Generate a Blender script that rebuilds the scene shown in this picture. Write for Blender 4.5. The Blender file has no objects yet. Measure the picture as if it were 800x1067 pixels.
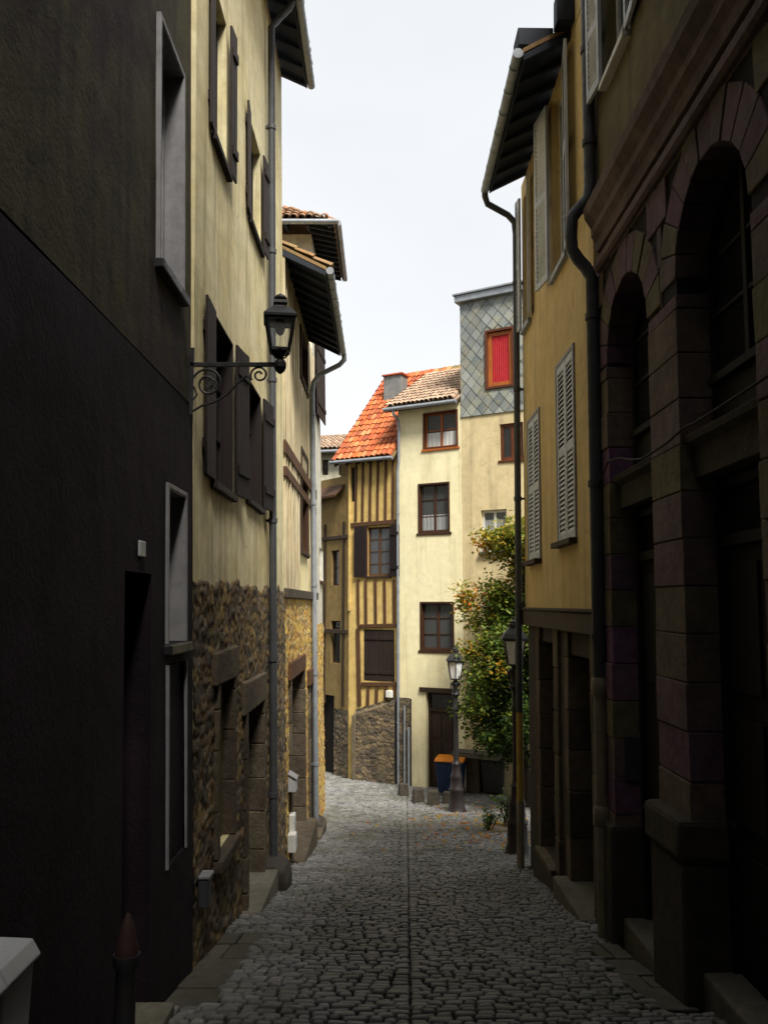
import bpy, bmesh, math, random
from mathutils import Vector, Matrix, noise
R = random.Random(7)
SUN_AZ, SUN_EL, SUN_E, SUN_ANG = 25, 55, 3.4, 18   # soft sun added behind the viewer, brightens the courtyard houses
SKY_L, EXPO, BACKY, BACKH, R1TOP = .49, 1.12, -6.0, 13.0, 9.3
S = bpy.context.scene
COL = S.collection
rad = math.radians
# ------------------------------------------------------------------ camera
F = 863.0                     # focal length in photograph pixels (800 x 1067)
TH = math.atan((630 - 533.5) / F)
CT, ST = math.cos(TH), math.sin(TH)
EYE = Vector((0, 0, 1.6))
def ray(px, py):
    x = px - 400; u = 533.5 - py
    return Vector((x, F * CT - u * ST, F * ST + u * CT))
cam = bpy.data.cameras.new('camera'); camo = bpy.data.objects.new('camera', cam); COL.objects.link(camo)
camo.location = EYE; camo.rotation_euler = (rad(90) + TH, 0, 0)
cam.sensor_fit = 'VERTICAL'; cam.sensor_height = 36; cam.lens = F / 1067 * 36
cam.clip_start = 0.05; cam.clip_end = 2000
S.camera = camo

def gz(y):                                   # ground height along the street (downhill, then nearly flat)
    if y <= 14: return -.178 * y
    d = min(y, 24) - 14
    z = -2.492 - .178 * d + .0074 * d * d
    if y > 24: z -= .03 * (y - 24)
    return z

class Frame:                                  # u along the wall, v up, w out of the wall
    def __init__(s, O, U, V, W):
        s.O, s.U, s.V, s.W = Vector(O), Vector(U), Vector(V), Vector(W)
    def p(s, u, v, w=0): return s.O + s.U * u + s.V * v + s.W * w
    def uv(s, px, py):                        # where a line of sight meets the wall
        r = ray(px, py); n = s.U.cross(s.V)
        t = (s.O - EYE).dot(n) / r.dot(n)
        q = EYE + r * t - s.O
        uu, uv_, vv = s.U.dot(s.U), s.U.dot(s.V), s.V.dot(s.V)
        a, b = q.dot(s.U), q.dot(s.V); D = uu * vv - uv_ * uv_
        return ((a * vv - b * uv_) / D, (b * uu - a * uv_) / D)
    def u(s, px, py): return s.uv(px, py)[0]
    def v(s, px, py): return s.uv(px, py)[1]
    def turn(s, u, v, w, ang):                # frame hinged at (u,v,w), turned about V
        c, n = math.cos(ang), math.sin(ang)
        return Frame(s.p(u, v, w), s.U * c + s.W * n, s.V, s.W * c - s.U * n)
WORLD = Frame((0, 0, 0), (1, 0, 0), (0, 0, 1), (0, -1, 0))

class MB:
    def __init__(s): s.V = []; s.F = []; s.A = []
    def add(s, vs, fs, rnd=None):
        n = len(s.V); s.V += [tuple(v) for v in vs]
        if rnd is None: rnd = R.random()
        for f in fs: s.F.append(tuple(i + n for i in f)); s.A.append(rnd)
    def hexa(s, c, rnd=None):
        s.add(c, [(0, 3, 2, 1), (4, 5, 6, 7), (0, 1, 5, 4), (1, 2, 6, 5), (2, 3, 7, 6), (3, 0, 4, 7)], rnd)
    def box(s, f, u0, u1, v0, v1, w0, w1, rnd=None, j=0):
        c = [(u0, v0, w0), (u1, v0, w0), (u1, v1, w0), (u0, v1, w0), (u0, v0, w1), (u1, v0, w1), (u1, v1, w1), (u0, v1, w1)]
        s.hexa([f.p(*[x + (R.uniform(-j, j) if j else 0) for x in q]) for q in c], rnd)
    def bar(s, a, b, wa, wb=None, up=Vector((0, 0, 1)), rnd=None):
        a, b = Vector(a), Vector(b); d = (b - a).normalized(); wb = wb or wa
        x = d.cross(up)
        if x.length < 1e-4: x = d.cross(Vector((0, 1, 0)))
        x.normalize(); y = x.cross(d)
        x *= wa / 2; y *= wb / 2
        s.hexa([a - x - y, a + x - y, a + x + y, a - x + y, b - x - y, b + x - y, b + x + y, b - x + y], rnd)
    def tube(s, pts, r, n=10, rnd=None, cap=True):
        pts = [Vector(p) for p in pts]; rings = []
        rs = r if isinstance(r, (list, tuple)) else [r] * len(pts)
        up = Vector((0.13, 0.31, 0.94)); X = None
        for i, p in enumerate(pts):
            d = (pts[min(i + 1, len(pts) - 1)] - pts[max(i - 1, 0)]).normalized()
            if X is None:
                X = d.cross(up)
                if X.length < .05: X = d.cross(Vector((1, 0, 0)))
            X = (X - d * X.dot(d)).normalized(); Y = d.cross(X)
            rings.append([p + (X * math.cos(2 * math.pi * k / n) + Y * math.sin(2 * math.pi * k / n)) * rs[i] for k in range(n)])
        vs = [v for g in rings for v in g]; fs = []
        for i in range(len(pts) - 1):
            for k in range(n):
                fs.append((i * n + k, i * n + (k + 1) % n, (i + 1) * n + (k + 1) % n, (i + 1) * n + k))
        if cap: fs += [tuple(range(n))[::-1], tuple((len(pts) - 1) * n + k for k in range(n))]
        s.add(vs, fs, rnd)
    def lathe(s, c, prof, n=20, rnd=None, rot=0.0):      # profile of (radius, z)
        c = Vector(c); vs = []; fs = []
        for r, z in prof:
            for k in range(n):
                a = 2 * math.pi * k / n + rot
                vs.append(c + Vector((r * math.cos(a), r * math.sin(a), z)))
        m = len(prof)
        for i in range(m - 1):
            for k in range(n): fs.append((i * n + k, i * n + (k + 1) % n, (i + 1) * n + (k + 1) % n, (i + 1) * n + k))
        fs += [tuple(range(n))[::-1], tuple((m - 1) * n + k for k in range(n))]
        s.add(vs, fs, rnd)
    def prism(s, f, poly, w0, w1, rnd=None):             # polygon in (u,v), extruded along w
        n = len(poly)
        vs = [f.p(u, v, w0) for u, v in poly] + [f.p(u, v, w1) for u, v in poly]
        fs = [tuple(range(n))[::-1], tuple(range(n, 2 * n))] + [(i, (i + 1) % n, (i + 1) % n + n, i + n) for i in range(n)]
        s.add(vs, fs, rnd)
    def prism_u(s, f, poly, u0, u1, rnd=None):           # polygon in (w,v), extruded along u
        n = len(poly)
        vs = [f.p(u0, v, w) for w, v in poly] + [f.p(u1, v, w) for w, v in poly]
        fs = [tuple(range(n))[::-1], tuple(range(n, 2 * n))] + [(i, (i + 1) % n, (i + 1) % n + n, i + n) for i in range(n)]
        s.add(vs, fs, rnd)
    def build(s, name, mat, parent=None, bevel=0, smooth=False):
        me = bpy.data.meshes.new(name); me.from_pydata(s.V, [], s.F)
        at = me.attributes.new('rnd', 'FLOAT', 'FACE'); at.data.foreach_set('value', s.A)
        bm = bmesh.new(); bm.from_mesh(me); bmesh.ops.recalc_face_normals(bm, faces=bm.faces); bm.to_mesh(me); bm.free()
        me.materials.append(mat)
        if smooth:
            me.polygons.foreach_set('use_smooth', [True] * len(me.polygons))
            try: me.set_sharp_from_angle(angle=rad(42))
            except Exception: pass
        me.update()
        o = bpy.data.objects.new(name, me); COL.objects.link(o)
        if parent is not None: adopt(o, parent)
        if bevel:
            m = o.modifiers.new('bevel', 'BEVEL'); m.width = bevel; m.segments = 2; m.limit_method = 'ANGLE'; m.angle_limit = rad(50)
        return o
def wloc(o):
    v = Vector((0, 0, 0))
    while o is not None:
        v = v + o.location + o.matrix_parent_inverse.to_translation(); o = o.parent
    return v
def adopt(o, parent):
    o.parent = parent; o.matrix_parent_inverse = Matrix.Translation(-wloc(parent))
def thing(name, label, cat, loc, group=None):
    o = bpy.data.objects.new(name, None); COL.objects.link(o); o.location = loc
    o.empty_display_size = .3; o['label'] = label; o['category'] = cat
    if group: o['group'] = group
    return o
def tag(o, label, cat, group=None):
    o['label'] = label; o['category'] = cat
    if group: o['group'] = group
    return o

# ------------------------------------------------------------------ materials
class NT:
    def __init__(s, name):
        s.m = bpy.data.materials.new(name); s.m.use_nodes = True; s.t = s.m.node_tree; s.n = s.t.nodes
        s.b = s.n['Principled BSDF']; s.tc = s.n.new('ShaderNodeTexCoord')
    def l(s, a, b): s.t.links.new(a, b)
    def map(s, sc, off=(0, 0, 0)):
        m = s.n.new('ShaderNodeMapping'); m.inputs['Scale'].default_value = sc; m.inputs['Location'].default_value = off
        s.l(s.tc.outputs['Object'], m.inputs['Vector']); return m.outputs[0]
    def noise(s, scale, detail=6, rough=.6, vec=None, dist=0):
        n = s.n.new('ShaderNodeTexNoise'); n.inputs['Scale'].default_value = scale; n.inputs['Detail'].default_value = detail
        n.inputs['Roughness'].default_value = rough; n.inputs['Distortion'].default_value = dist
        s.l(vec if vec is not None else s.tc.outputs['Object'], n.inputs['Vector']); return n.outputs['Fac']
    def ramp(s, fac, a, b, ca=(0, 0, 0, 1), cb=(1, 1, 1, 1)):
        r = s.n.new('ShaderNodeValToRGB'); e = r.color_ramp.elements
        e[0].position = a; e[1].position = b; e[0].color = ca; e[1].color = cb
        s.l(fac, r.inputs['Fac']); return r.outputs['Color']
    def mix(s, fac, a, b, mode='MIX'):
        m = s.n.new('ShaderNodeMix'); m.data_type = 'RGBA'; m.blend_type = mode
        for sock, val in ((m.inputs[0], fac), (m.inputs[6], a), (m.inputs[7], b)):
            if hasattr(val, 'links'): s.l(val, sock)
            elif isinstance(val, (int, float)): sock.default_value = val
            else: sock.default_value = (*val[:3], 1)
        return m.outputs[2]
    def math(s, op, a, b):
        m = s.n.new('ShaderNodeMath'); m.operation = op
        for sock, val in ((m.inputs[0], a), (m.inputs[1], b)):
            if hasattr(val, 'links'): s.l(val, sock)
            else: sock.default_value = val
        return m.outputs[0]
    def attr(s, name='rnd'):
        a = s.n.new('ShaderNodeAttribute'); a.attribute_name = name; return a.outputs['Fac']
    def bump(s, h, strength=.5, dist=.02, prev=None):
        b = s.n.new('ShaderNodeBump'); b.inputs['Strength'].default_value = strength; b.inputs['Distance'].default_value = dist
        s.l(h, b.inputs['Height'])
        if prev is not None: s.l(prev, b.inputs['Normal'])
        return b.outputs[0]
    def out(s, col, rough=.85, normal=None, spec=.3, metal=0):
        if hasattr(col, 'links'): s.l(col, s.b.inputs['Base Color'])
        else: s.b.inputs['Base Color'].default_value = (*col[:3], 1)
        if hasattr(rough, 'links'): s.l(rough, s.b.inputs['Roughness'])
        else: s.b.inputs['Roughness'].default_value = rough
        s.b.inputs['Specular IOR Level'].default_value = spec; s.b.inputs['Metallic'].default_value = metal
        if normal is not None: s.l(normal, s.b.inputs['Normal'])
        return s.m
def plaster(name, base, patch, streak, ps=.55, ss=.6, bump=.5, patch_scale=.55, rough=.9, mid=.60):
    t = NT(name)
    big = t.ramp(t.noise(patch_scale, 7, .62, dist=.6), .40, .66)
    c = t.mix(t.math('MULTIPLY', big, ps), base, patch)
    st = t.ramp(t.noise(1.0, 6, .6, t.map((5, 5, .28)), .3), .50, .78)
    c = t.mix(t.math('MULTIPLY', st, ss), c, streak)
    md = t.ramp(t.noise(4.5, 6, .7), .28, .75, (mid, mid, mid, 1), (1.08, 1.08, 1.08, 1))
    c = t.mix(1.0, c, md, 'MULTIPLY')
    cn = t.noise(.9, 6, .55, dist=.8)
    crack = t.math('MULTIPLY', t.ramp(cn, .4945, .4995), t.ramp(cn, .5005, .5055, (1, 1, 1, 1), (0, 0, 0, 1)))
    crack = t.math('MULTIPLY', crack, t.ramp(t.noise(.5, 2, .5), .5, .6))
    c = t.mix(t.math('MULTIPLY', crack, .55), c, streak)
    n = t.bump(t.noise(1.6, 4, .5), .35 * bump, .08)
    n = t.bump(t.noise(34, 6, .65), .5 * bump, .012, n)
    return t.out(c, rough, n, .2)
def wood(name, c1, c2, rough=.75, axis=(14, 14, .7), bump=.5):
    t = NT(name); v = t.map(axis)
    g = t.noise(2.2, 8, .65, v, .8)
    c = t.mix(t.ramp(g, .3, .7), c1, c2)
    c = t.mix(t.math('MULTIPLY', t.attr(), .35), c, (c1[0] * .5, c1[1] * .5, c1[2] * .5))
    c = t.mix(1, c, t.ramp(t.noise(1.3, 5, .6), .3, .8, (.6, .6, .6, 1), (1.1, 1.1, 1.1, 1)), 'MULTIPLY')
    return t.out(c, rough, t.bump(g, bump, .008), .3)
def paint(name, c1, c2, rough=.55, amt=.5, metal=0, scale=6):
    t = NT(name)
    k = t.ramp(t.noise(scale, 8, .7), .42, .7)
    c = t.mix(t.math('MULTIPLY', k, amt), c1, c2)
    st = t.ramp(t.noise(1, 5, .6, t.map((9, 9, .6))), .5, .8)
    c = t.mix(t.math('MULTIPLY', st, amt * .7), c, c2)
    r = t.ramp(t.noise(12, 5, .6), .3, .7, (rough - .12,) * 3 + (1,), (rough + .15,) * 3 + (1,))
    return t.out(c, r, t.bump(t.noise(25, 5, .6), .15, .006), .4, metal)
def rubble(name, cols, stain, mort, sp=.5):
    t = NT(name); r = t.n.new('ShaderNodeValToRGB'); e = r.color_ramp.elements
    e[0].color = (*cols[0], 1); e[1].color = (*cols[-1], 1)
    for i, c in enumerate(cols[1:-1]): x = e.new((i + 1) / (len(cols) - 1)); x.color = (*c, 1)
    r.color_ramp.interpolation = 'CONSTANT'
    t.l(t.attr(), r.inputs['Fac']); c = t.mix(t.math('MULTIPLY', t.attr('mort'), .85), r.outputs[0], mort)
    c = t.mix(t.math('MULTIPLY', t.ramp(t.noise(.9, 7, .65, dist=.6), .42, .68), sp), c, stain)
    c = t.mix(1, c, t.ramp(t.noise(13, 8, .75), .25, .75, (.5, .5, .5, 1), (1.25, 1.25, 1.25, 1)), 'MULTIPLY')
    n = t.bump(t.noise(20, 8, .7), .7, .03); n = t.bump(t.noise(80, 4, .6), .4, .008, n)
    return t.out(c, .92, n, .2)
def stone(name, c1, c2, c3, mort=None, rough=.9, bs=1.0, sp=.5):   # c1..c2 per stone, c3 stains
    t = NT(name)
    c = t.mix(t.attr(), c1, c2)
    c = t.mix(t.math('MULTIPLY', t.ramp(t.noise(1.1, 6, .65, dist=.5), .42, .7), sp), c, c3)
    c = t.mix(1, c, t.ramp(t.noise(9, 8, .75), .25, .75, (.55, .55, .55, 1), (1.2, 1.2, 1.2, 1)), 'MULTIPLY')
    if mort: c = t.mix(t.attr('mort'), c, mort)
    n = t.bump(t.noise(14, 8, .7), .6 * bs, .03)
    n = t.bump(t.noise(70, 4, .6), .35 * bs, .008, n)
    return t.out(c, rough, n, .2)
def tiles_mat(name, cols, stain, amt):
    t = NT(name); r = t.n.new('ShaderNodeValToRGB'); e = r.color_ramp.elements
    r.color_ramp.interpolation = 'LINEAR'
    e[0].color = (*cols[0], 1); e[1].color = (*cols[-1], 1)
    for i, c in enumerate(cols[1:-1]): x = e.new((i + 1) / (len(cols) - 1)); x.color = (*c, 1)
    t.l(t.attr(), r.inputs['Fac'])
    c = t.mix(t.math('MULTIPLY', t.ramp(t.noise(2.4, 7, .7), .45, .68), amt), r.outputs[0], stain)
    c = t.mix(1, c, t.ramp(t.noise(16, 6, .7), .25, .75, (.7, .7, .7, 1), (1.12, 1.12, 1.12, 1)), 'MULTIPLY')
    return t.out(c, .8, t.bump(t.noise(30, 5, .6), .4, .01), .3)

M = {}
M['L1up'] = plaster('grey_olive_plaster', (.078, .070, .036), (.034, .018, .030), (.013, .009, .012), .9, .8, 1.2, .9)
M['L1low'] = plaster('dark_band_render', (.024, .013, .022), (.007, .007, .006), (.004, .003, .004), .85, .75, 1.2, .9)  # very dark band colour with random patches and streaks
M['L2up'] = plaster('cream_plaster', (.80, .72, .46), (.62, .50, .22), (.27, .23, .12), .75, .8, patch_scale=.8, mid=.72)
M['L3up'] = plaster('pale_limewash', (.86, .79, .50), (.80, .60, .20), (.34, .26, .13), .6, .6, mid=.75)
M['L3stud'] = wood('weathered_limed_timber', (.78, .70, .50), (.46, .35, .18))
M['L4up'] = plaster('white_limewash', (.74, .72, .62), (.60, .56, .44), (.35, .32, .24), .5, .5)
M['R1up'] = plaster('dark_ochre_plaster', (.20, .165, .075), (.13, .10, .06), (.07, .055, .045), .7, .7)  # dark ochre base with random patches and streaks
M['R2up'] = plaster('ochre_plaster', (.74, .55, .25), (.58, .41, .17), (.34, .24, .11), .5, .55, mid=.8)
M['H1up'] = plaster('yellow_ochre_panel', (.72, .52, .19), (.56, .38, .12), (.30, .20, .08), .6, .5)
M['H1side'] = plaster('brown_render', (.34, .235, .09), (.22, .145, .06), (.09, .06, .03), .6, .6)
M['H2up'] = plaster('pale_cream_plaster', (.86, .79, .52), (.78, .66, .34), (.52, .42, .20), .35, .55, .3, .3, mid=.86)
M['H3up'] = plaster('sand_plaster', (.70, .58, .34), (.56, .45, .24), (.30, .24, .14), .5, .65, .4, .4, mid=.8)
M['H0up'] = plaster('far_cream_plaster', (.70, .66, .50), (.55, .50, .36), (.3, .27, .2), .5, .5)
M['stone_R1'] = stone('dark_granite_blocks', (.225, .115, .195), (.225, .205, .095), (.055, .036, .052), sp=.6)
M['mortar_dark'] = plaster('dark_mortar', (.035, .03, .028), (.02, .018, .018), (.012, .01, .01))
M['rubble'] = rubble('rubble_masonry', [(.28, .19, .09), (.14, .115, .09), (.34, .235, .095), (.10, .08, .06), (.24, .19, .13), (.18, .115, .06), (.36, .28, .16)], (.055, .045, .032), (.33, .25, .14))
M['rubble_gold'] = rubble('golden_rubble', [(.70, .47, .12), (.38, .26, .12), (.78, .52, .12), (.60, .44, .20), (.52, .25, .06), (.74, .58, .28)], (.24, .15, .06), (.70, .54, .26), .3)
M['rubble_grey'] = rubble('rubble_masonry_grey', [(.19, .145, .09), (.13, .105, .075), (.23, .17, .10), (.105, .085, .065), (.16, .13, .095)], (.04, .035, .025), (.15, .12, .075))
M['lintel'] = stone('dressed_stone', (.185, .15, .10), (.105, .08, .058), (.05, .04, .032), sp=.7, bs=1.4)
M['step'] = stone('step_stone', (.22, .20, .16), (.16, .145, .12), (.07, .075, .04))
M['guard'] = stone('worn_stone', (.10, .085, .065), (.07, .06, .05), (.035, .035, .025))
M['sett'] = stone('granite_setts', (.32, .31, .30), (.13, .13, .135), (.085, .095, .045), rough=.40, sp=.65)
M['slab'] = stone('flagstone', (.15, .135, .105), (.10, .092, .075), (.055, .06, .028), rough=.8)
M['dirt'] = plaster('joint_soil', (.030, .028, .022), (.035, .042, .018), (.015, .014, .012))
M['shut_dark'] = wood('dark_red_brown_shutter', (.020, .009, .008), (.010, .005, .005))
M['shut_brown'] = wood('brown_shutter', (.036, .021, .014), (.018, .011, .008))
M['door_dark'] = wood('dark_door', (.020, .015, .012), (.010, .008, .007))
M['door_brown'] = wood('brown_door', (.060, .034, .020), (.030, .017, .011))
M['timber'] = wood('brown_timber', (.14, .065, .028), (.075, .035, .017))
M['timber_dark'] = wood('dark_timber', (.070, .042, .022), (.035, .022, .013))
M['oak_red'] = wood('red_brown_window_wood', (.16, .045, .016), (.09, .028, .012), .5)
M['oak_dark'] = wood('dark_brown_window_wood', (.085, .035, .016), (.045, .020, .011), .5)
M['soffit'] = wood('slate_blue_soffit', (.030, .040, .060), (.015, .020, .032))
M['white'] = paint('aged_white_paint', (.72, .71, .66), (.40, .38, .32), .55, .5)
M['shutter_grey'] = paint('grey_white_shutter', (.60, .63, .68), (.34, .35, .37), .55, .55)
M['white_grey'] = paint('grey_white_paint', (.27, .265, .275), (.15, .145, .15), .6, .7)
M['zinc'] = paint('zinc', (.30, .33, .36), (.15, .16, .17), .5, .6, .3)
M['pipe_dark'] = paint('dark_pipe', (.075, .080, .088), (.035, .035, .036), .5, .6, .2)
M['pipe_pale'] = paint('dirty_pale_pipe', (.26, .22, .15), (.10, .085, .06), .6, .7)
M['pipe_yellow'] = paint('yellow_pipe', (.42, .27, .05), (.22, .14, .04), .6, .6)
M['iron'] = paint('black_cast_iron', (.018, .018, .020), (.040, .034, .030), .45, .5)
M['iron_red'] = paint('dull_maroon_iron', (.024, .017, .018), (.016, .013, .013), .5, .5)
M['grey_box'] = paint('pale_grey_enamel', (.46, .47, .48), (.30, .30, .29), .5, .4)
M['blue'] = paint('blue_plastic', (.008, .026, .085), (.007, .016, .045), .5, .5)
M['orange'] = paint('orange_plastic', (.75, .24, .015), (.45, .14, .02), .5, .4)
M['black_pl'] = paint('black_plastic', (.018, .019, .020), (.035, .034, .032), .5, .4)
M['rust'] = paint('rusty_cap', (.035, .014, .012), (.02, .011, .010), .7, .6)
M['curtain_red'] = paint('red_curtain', (.40, .010, .016), (.22, .005, .009), .8, .4)
M['curtain'] = paint('white_curtain', (.62, .62, .60), (.45, .45, .44), .85, .4)
M['curtain_dim'] = paint('grey_curtain', (.28, .29, .29), (.20, .20, .20), .85, .4)
M['curtain_y'] = paint('yellowed_curtain', (.60, .52, .25), (.45, .38, .18), .85, .4)
M['tile_orange'] = tiles_mat('orange_clay_tiles', [(.56, .11, .028), (.66, .18, .05), (.40, .075, .025), (.72, .28, .11), (.50, .10, .03), (.28, .07, .03), (.64, .16, .045)], (.22, .10, .05), .6)
M['tile_brown'] = tiles_mat('brown_clay_tiles', [(.44, .30, .20), (.52, .38, .27), (.34, .24, .17), (.48, .30, .19)], (.22, .18, .13), .6)
M['tile_mixed'] = tiles_mat('mixed_clay_tiles', [(.36, .15, .06), (.28, .17, .10), (.46, .19, .07), (.20, .14, .09)], (.12, .10, .06), .7)
M['chimney'] = plaster('grey_chimney', (.26, .27, .26), (.18, .18, .17), (.09, .09, .085))
M['oak_orange'] = wood('orange_window_wood', (.58, .17, .03), (.36, .095, .02), .5)
M['tile_moss'] = tiles_mat('mossy_clay_tiles', [(.30, .15, .06), (.24, .16, .08), (.38, .20, .09), (.17, .13, .07)], (.17, .155, .045), .9)
M['slate'] = tiles_mat('slate_diamonds', [(.25, .275, .27), (.15, .17, .175), (.33, .35, .33), (.20, .225, .225)], (.36, .32, .18), .55)
M['bark'] = wood('bark', (.05, .035, .022), (.03, .022, .015), .9, (10, 10, 2), 1)
def leafmat():
    t = NT('autumn_leaves'); r = t.n.new('ShaderNodeValToRGB'); e = r.color_ramp.elements
    e[0].color = (.012, .030, .010, 1); e[1].color = (.46, .10, .014, 1)
    for p, c in ((.20, (.045, .095, .016)), (.42, (.16, .22, .025)), (.64, (.42, .33, .035)), (.84, (.56, .24, .025))):
        x = e.new(p); x.color = (*c, 1)
    t.l(t.attr(), r.inputs['Fac']); c = r.outputs[0]
    t.out(c, .55, None, .35)
    tr = t.n.new('ShaderNodeBsdfTranslucent'); t.l(c, tr.inputs['Color'])
    mx = t.n.new('ShaderNodeMixShader'); mx.inputs[0].default_value = .42
    t.l(t.b.outputs[0], mx.inputs[1]); t.l(tr.outputs[0], mx.inputs[2]); t.l(mx.outputs[0], t.n['Material Output'].inputs['Surface'])
    return t.m
M['leaf'] = leafmat()
def glassmat(name, col, rough):
    t = NT(name); n = t.bump(t.noise(2.5, 2, .5), .12, .05)
    return t.out(col, rough, n, .6)
M['glass'] = glassmat('window_glass', (.016, .017, .018), .06)
M['glass_grey'] = glassmat('curtained_window_glass', (.055, .058, .06), .10)
def lampglass(name, fac, col):
    t = NT(name); tr = t.n.new('ShaderNodeBsdfTransparent'); tr.inputs['Color'].default_value = (.9, .92, .92, 1)
    mx = t.n.new('ShaderNodeMixShader'); mx.inputs[0].default_value = fac
    t.out(t.mix(t.ramp(t.noise(7, 5, .6), .4, .8), col, tuple(x * .6 for x in col)), .15, None, .5)
    t.l(tr.outputs[0], mx.inputs[1]); t.l(t.b.outputs[0], mx.inputs[2]); t.l(mx.outputs[0], t.n['Material Output'].inputs['Surface'])
    return t.m
M['lamp_clear'] = lampglass('clear_lamp_glass', .22, (.55, .58, .58))
M['lamp_milky'] = lampglass('milky_lamp_glass', .93, (.84, .85, .86))

# ------------------------------------------------------------------ building helpers
def wob(u, v, a=.012): return a * noise.noise(Vector((u * .55, v * .55, 3.1))) + a * .4 * noise.noise(Vector((u * 1.9, v * 1.9, 8.)))
def cuts(a, b, extra, step=.7):
    s = sorted(set([a, b] + [x for x in extra if a < x < b])); o = [s[0]]
    for x, y in zip(s, s[1:]):
        n = max(1, math.ceil((y - x) / step)); o += [x + (y - x) * (i + 1) / n for i in range(n)]
    return o
def facade(mb, f, u0, u1, v0, v1, holes, depth=.22, w=0, body=None, amp=.012):
    """front skin with real openings and reveals; body = how far the closed house volume reaches back"""
    U = cuts(u0, u1, [h[0] for h in holes] + [h[1] for h in holes]); V = cuts(v0, v1, [h[2] for h in holes] + [h[3] for h in holes])
    nu = len(U); vs = [f.p(u, v, w + wob(u, v, amp)) for v in V for u in U]; fs = []
    def inh(u, v): return any(h[0] < u < h[1] and h[2] < v < h[3] for h in holes)
    for j in range(len(V) - 1):
        for i in range(nu - 1):
            if not inh((U[i] + U[i + 1]) / 2, (V[j] + V[j + 1]) / 2):
                fs.append((j * nu + i, j * nu + i + 1, (j + 1) * nu + i + 1, (j + 1) * nu + i))
    mb.add(vs, fs)
    for h in holes:
        d = h[4] if len(h) > 4 else depth
        a, b, c, e = h[:4]
        for (p, q) in (((a, c), (a, e)), ((b, c), (b, e)), ((a, c), (b, c)), ((a, e), (b, e))):
            mb.add([f.p(*p, w + wob(*p, amp)), f.p(*q, w + wob(*q, amp)), f.p(*q, w - d), f.p(*p, w - d)], [(0, 1, 2, 3)])
    if body:
        c = [(u0, v0), (u1, v0), (u1, v1), (u0, v1)]
        A = [f.p(*q, w - .0) for q in c]; B = [f.p(*q, w - body) for q in c]
        mb.add(A + B, [(4, 5, 6, 7), (0, 1, 5, 4), (1, 2, 6, 5), (2, 3, 7, 6), (3, 0, 4, 7)])
def hole(f, near, far, top, bot, d=.2):
    """opening read from the photograph: near/far edge points, top and bottom points"""
    a, b = f.u(*near), f.u(*far)
    if a > b: a, b = b, a
    return [a, b, f.v(*bot), f.v(*top), d]
def window(parent, f, h, fm, glass='glass', bars=(2, 3), fw=.055, recess=None, sill=None, sillm=None, w=0, curtain=None, ch=1):
    a, b, c, e = h[:4]; d = (recess if recess is not None else h[4] - .03)
    m = MB(); z0, z1 = w - d - .03, w - d + .03
    m.box(f, a + .002, a + fw, c + .002, e - .002, z0, z1); m.box(f, b - fw, b - .002, c + .002, e - .002, z0, z1)
    m.box(f, a + fw, b - fw, c + .002, c + fw, z0, z1); m.box(f, a + fw, b - fw, e - fw, e - .002, z0, z1)
    nu, nv = bars; g = .022
    for i in range(1, nu):
        u = a + (b - a) * i / nu; k = g * (1.7 if i == nu / 2 else 1)
        m.box(f, u - k, u + k, c + fw, e - fw, z0 + .006, z1 - .006)
    for j in range(1, nv):
        v = c + (e - c) * j / nv
        for i in range(nu):
            x0 = a + (b - a) * i / nu + (g * 1.7 if i else fw) ; x1 = a + (b - a) * (i + 1) / nu - (g * 1.7 if i < nu - 1 else fw)
            m.box(f, x0, x1, v - g * .6, v + g * .6, z0 + .012, z1 - .012)
    o = m.build('window', M[fm], parent, .006)
    p = MB(); p.box(f, a + .02, b - .02, c + .02, e - .02, w - d - .012, w - d - .004); p.build('pane', M[glass], o)
    if sill:
        s = MB(); s.box(f, a - .05, b + .05, c - .07, c - .003, w - d + .03, w + sill, j=.004); s.build('sill', M[sillm or fm], o, .008)
    if curtain:
        k = MB(); n = 14
        for i in range(n):
            x0 = a + fw + (b - a - 2 * fw) * i / n; x1 = a + fw + (b - a - 2 * fw) * (i + 1) / n
            k.add([f.p(x0, c + .05, w - d + .004 + .012 * (i % 2)), f.p(x1, c + .05, w - d + .004 + .012 * ((i + 1) % 2)), f.p(x1, c + .05 + (e - c - .11) * ch, w - d + .004 + .012 * ((i + 1) % 2)), f.p(x0, c + .05 + (e - c - .11) * ch, w - d + .004 + .012 * (i % 2))], [(0, 1, 2, 3)], .5)
        k.build('curtain', M[curtain], o)
    return o
def shutter(parent, f, W, H, mat, kind='louvre', name='shutter', flip=False):
    """leaf in frame f: u 0..W, v 0..H, w 0..0.035"""
    m = MB(); t = .035; st = .06
    if kind == 'louvre':
        m.box(f, 0, st, 0, H, 0, t); m.box(f, W - st, W, 0, H, 0, t)
        rails = [0, H * .5 - .05, H - .09]
        for r in rails: m.box(f, st, W - st, r, r + .09, .002, t - .002)
        for lo, hi in ((.09, H * .5 - .05), (H * .5 + .04, H - .09)):
            n = max(3, int((hi - lo) / .058))
            for i in range(n):
                v = lo + (hi - lo) * (i + .5) / n
                a, b = (.032, .003) if not flip else (.003, .032)
                m.hexa([f.p(st, v - .034, a), f.p(W - st, v - .034, a), f.p(W - st, v - .026, a + .001), f.p(st, v - .026, a + .001), f.p(st, v + .024, b), f.p(W - st, v + .024, b), f.p(W - st, v + .031, b + .001), f.p(st, v + .031, b + .001)])
    else:
        n = max(2, round(W / .12))
        for i in range(n):
            m.box(f, W * i / n + .002, W * (i + 1) / n - .002, R.uniform(0, .006), H - R.uniform(0, .006), 0, .024, j=.0015)
        for r in (.14, .80):
            m.box(f, .02, W - .02, H * r, H * r + .10, .026, .046)
    return m.build(name, M[mat], parent, .004)
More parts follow.
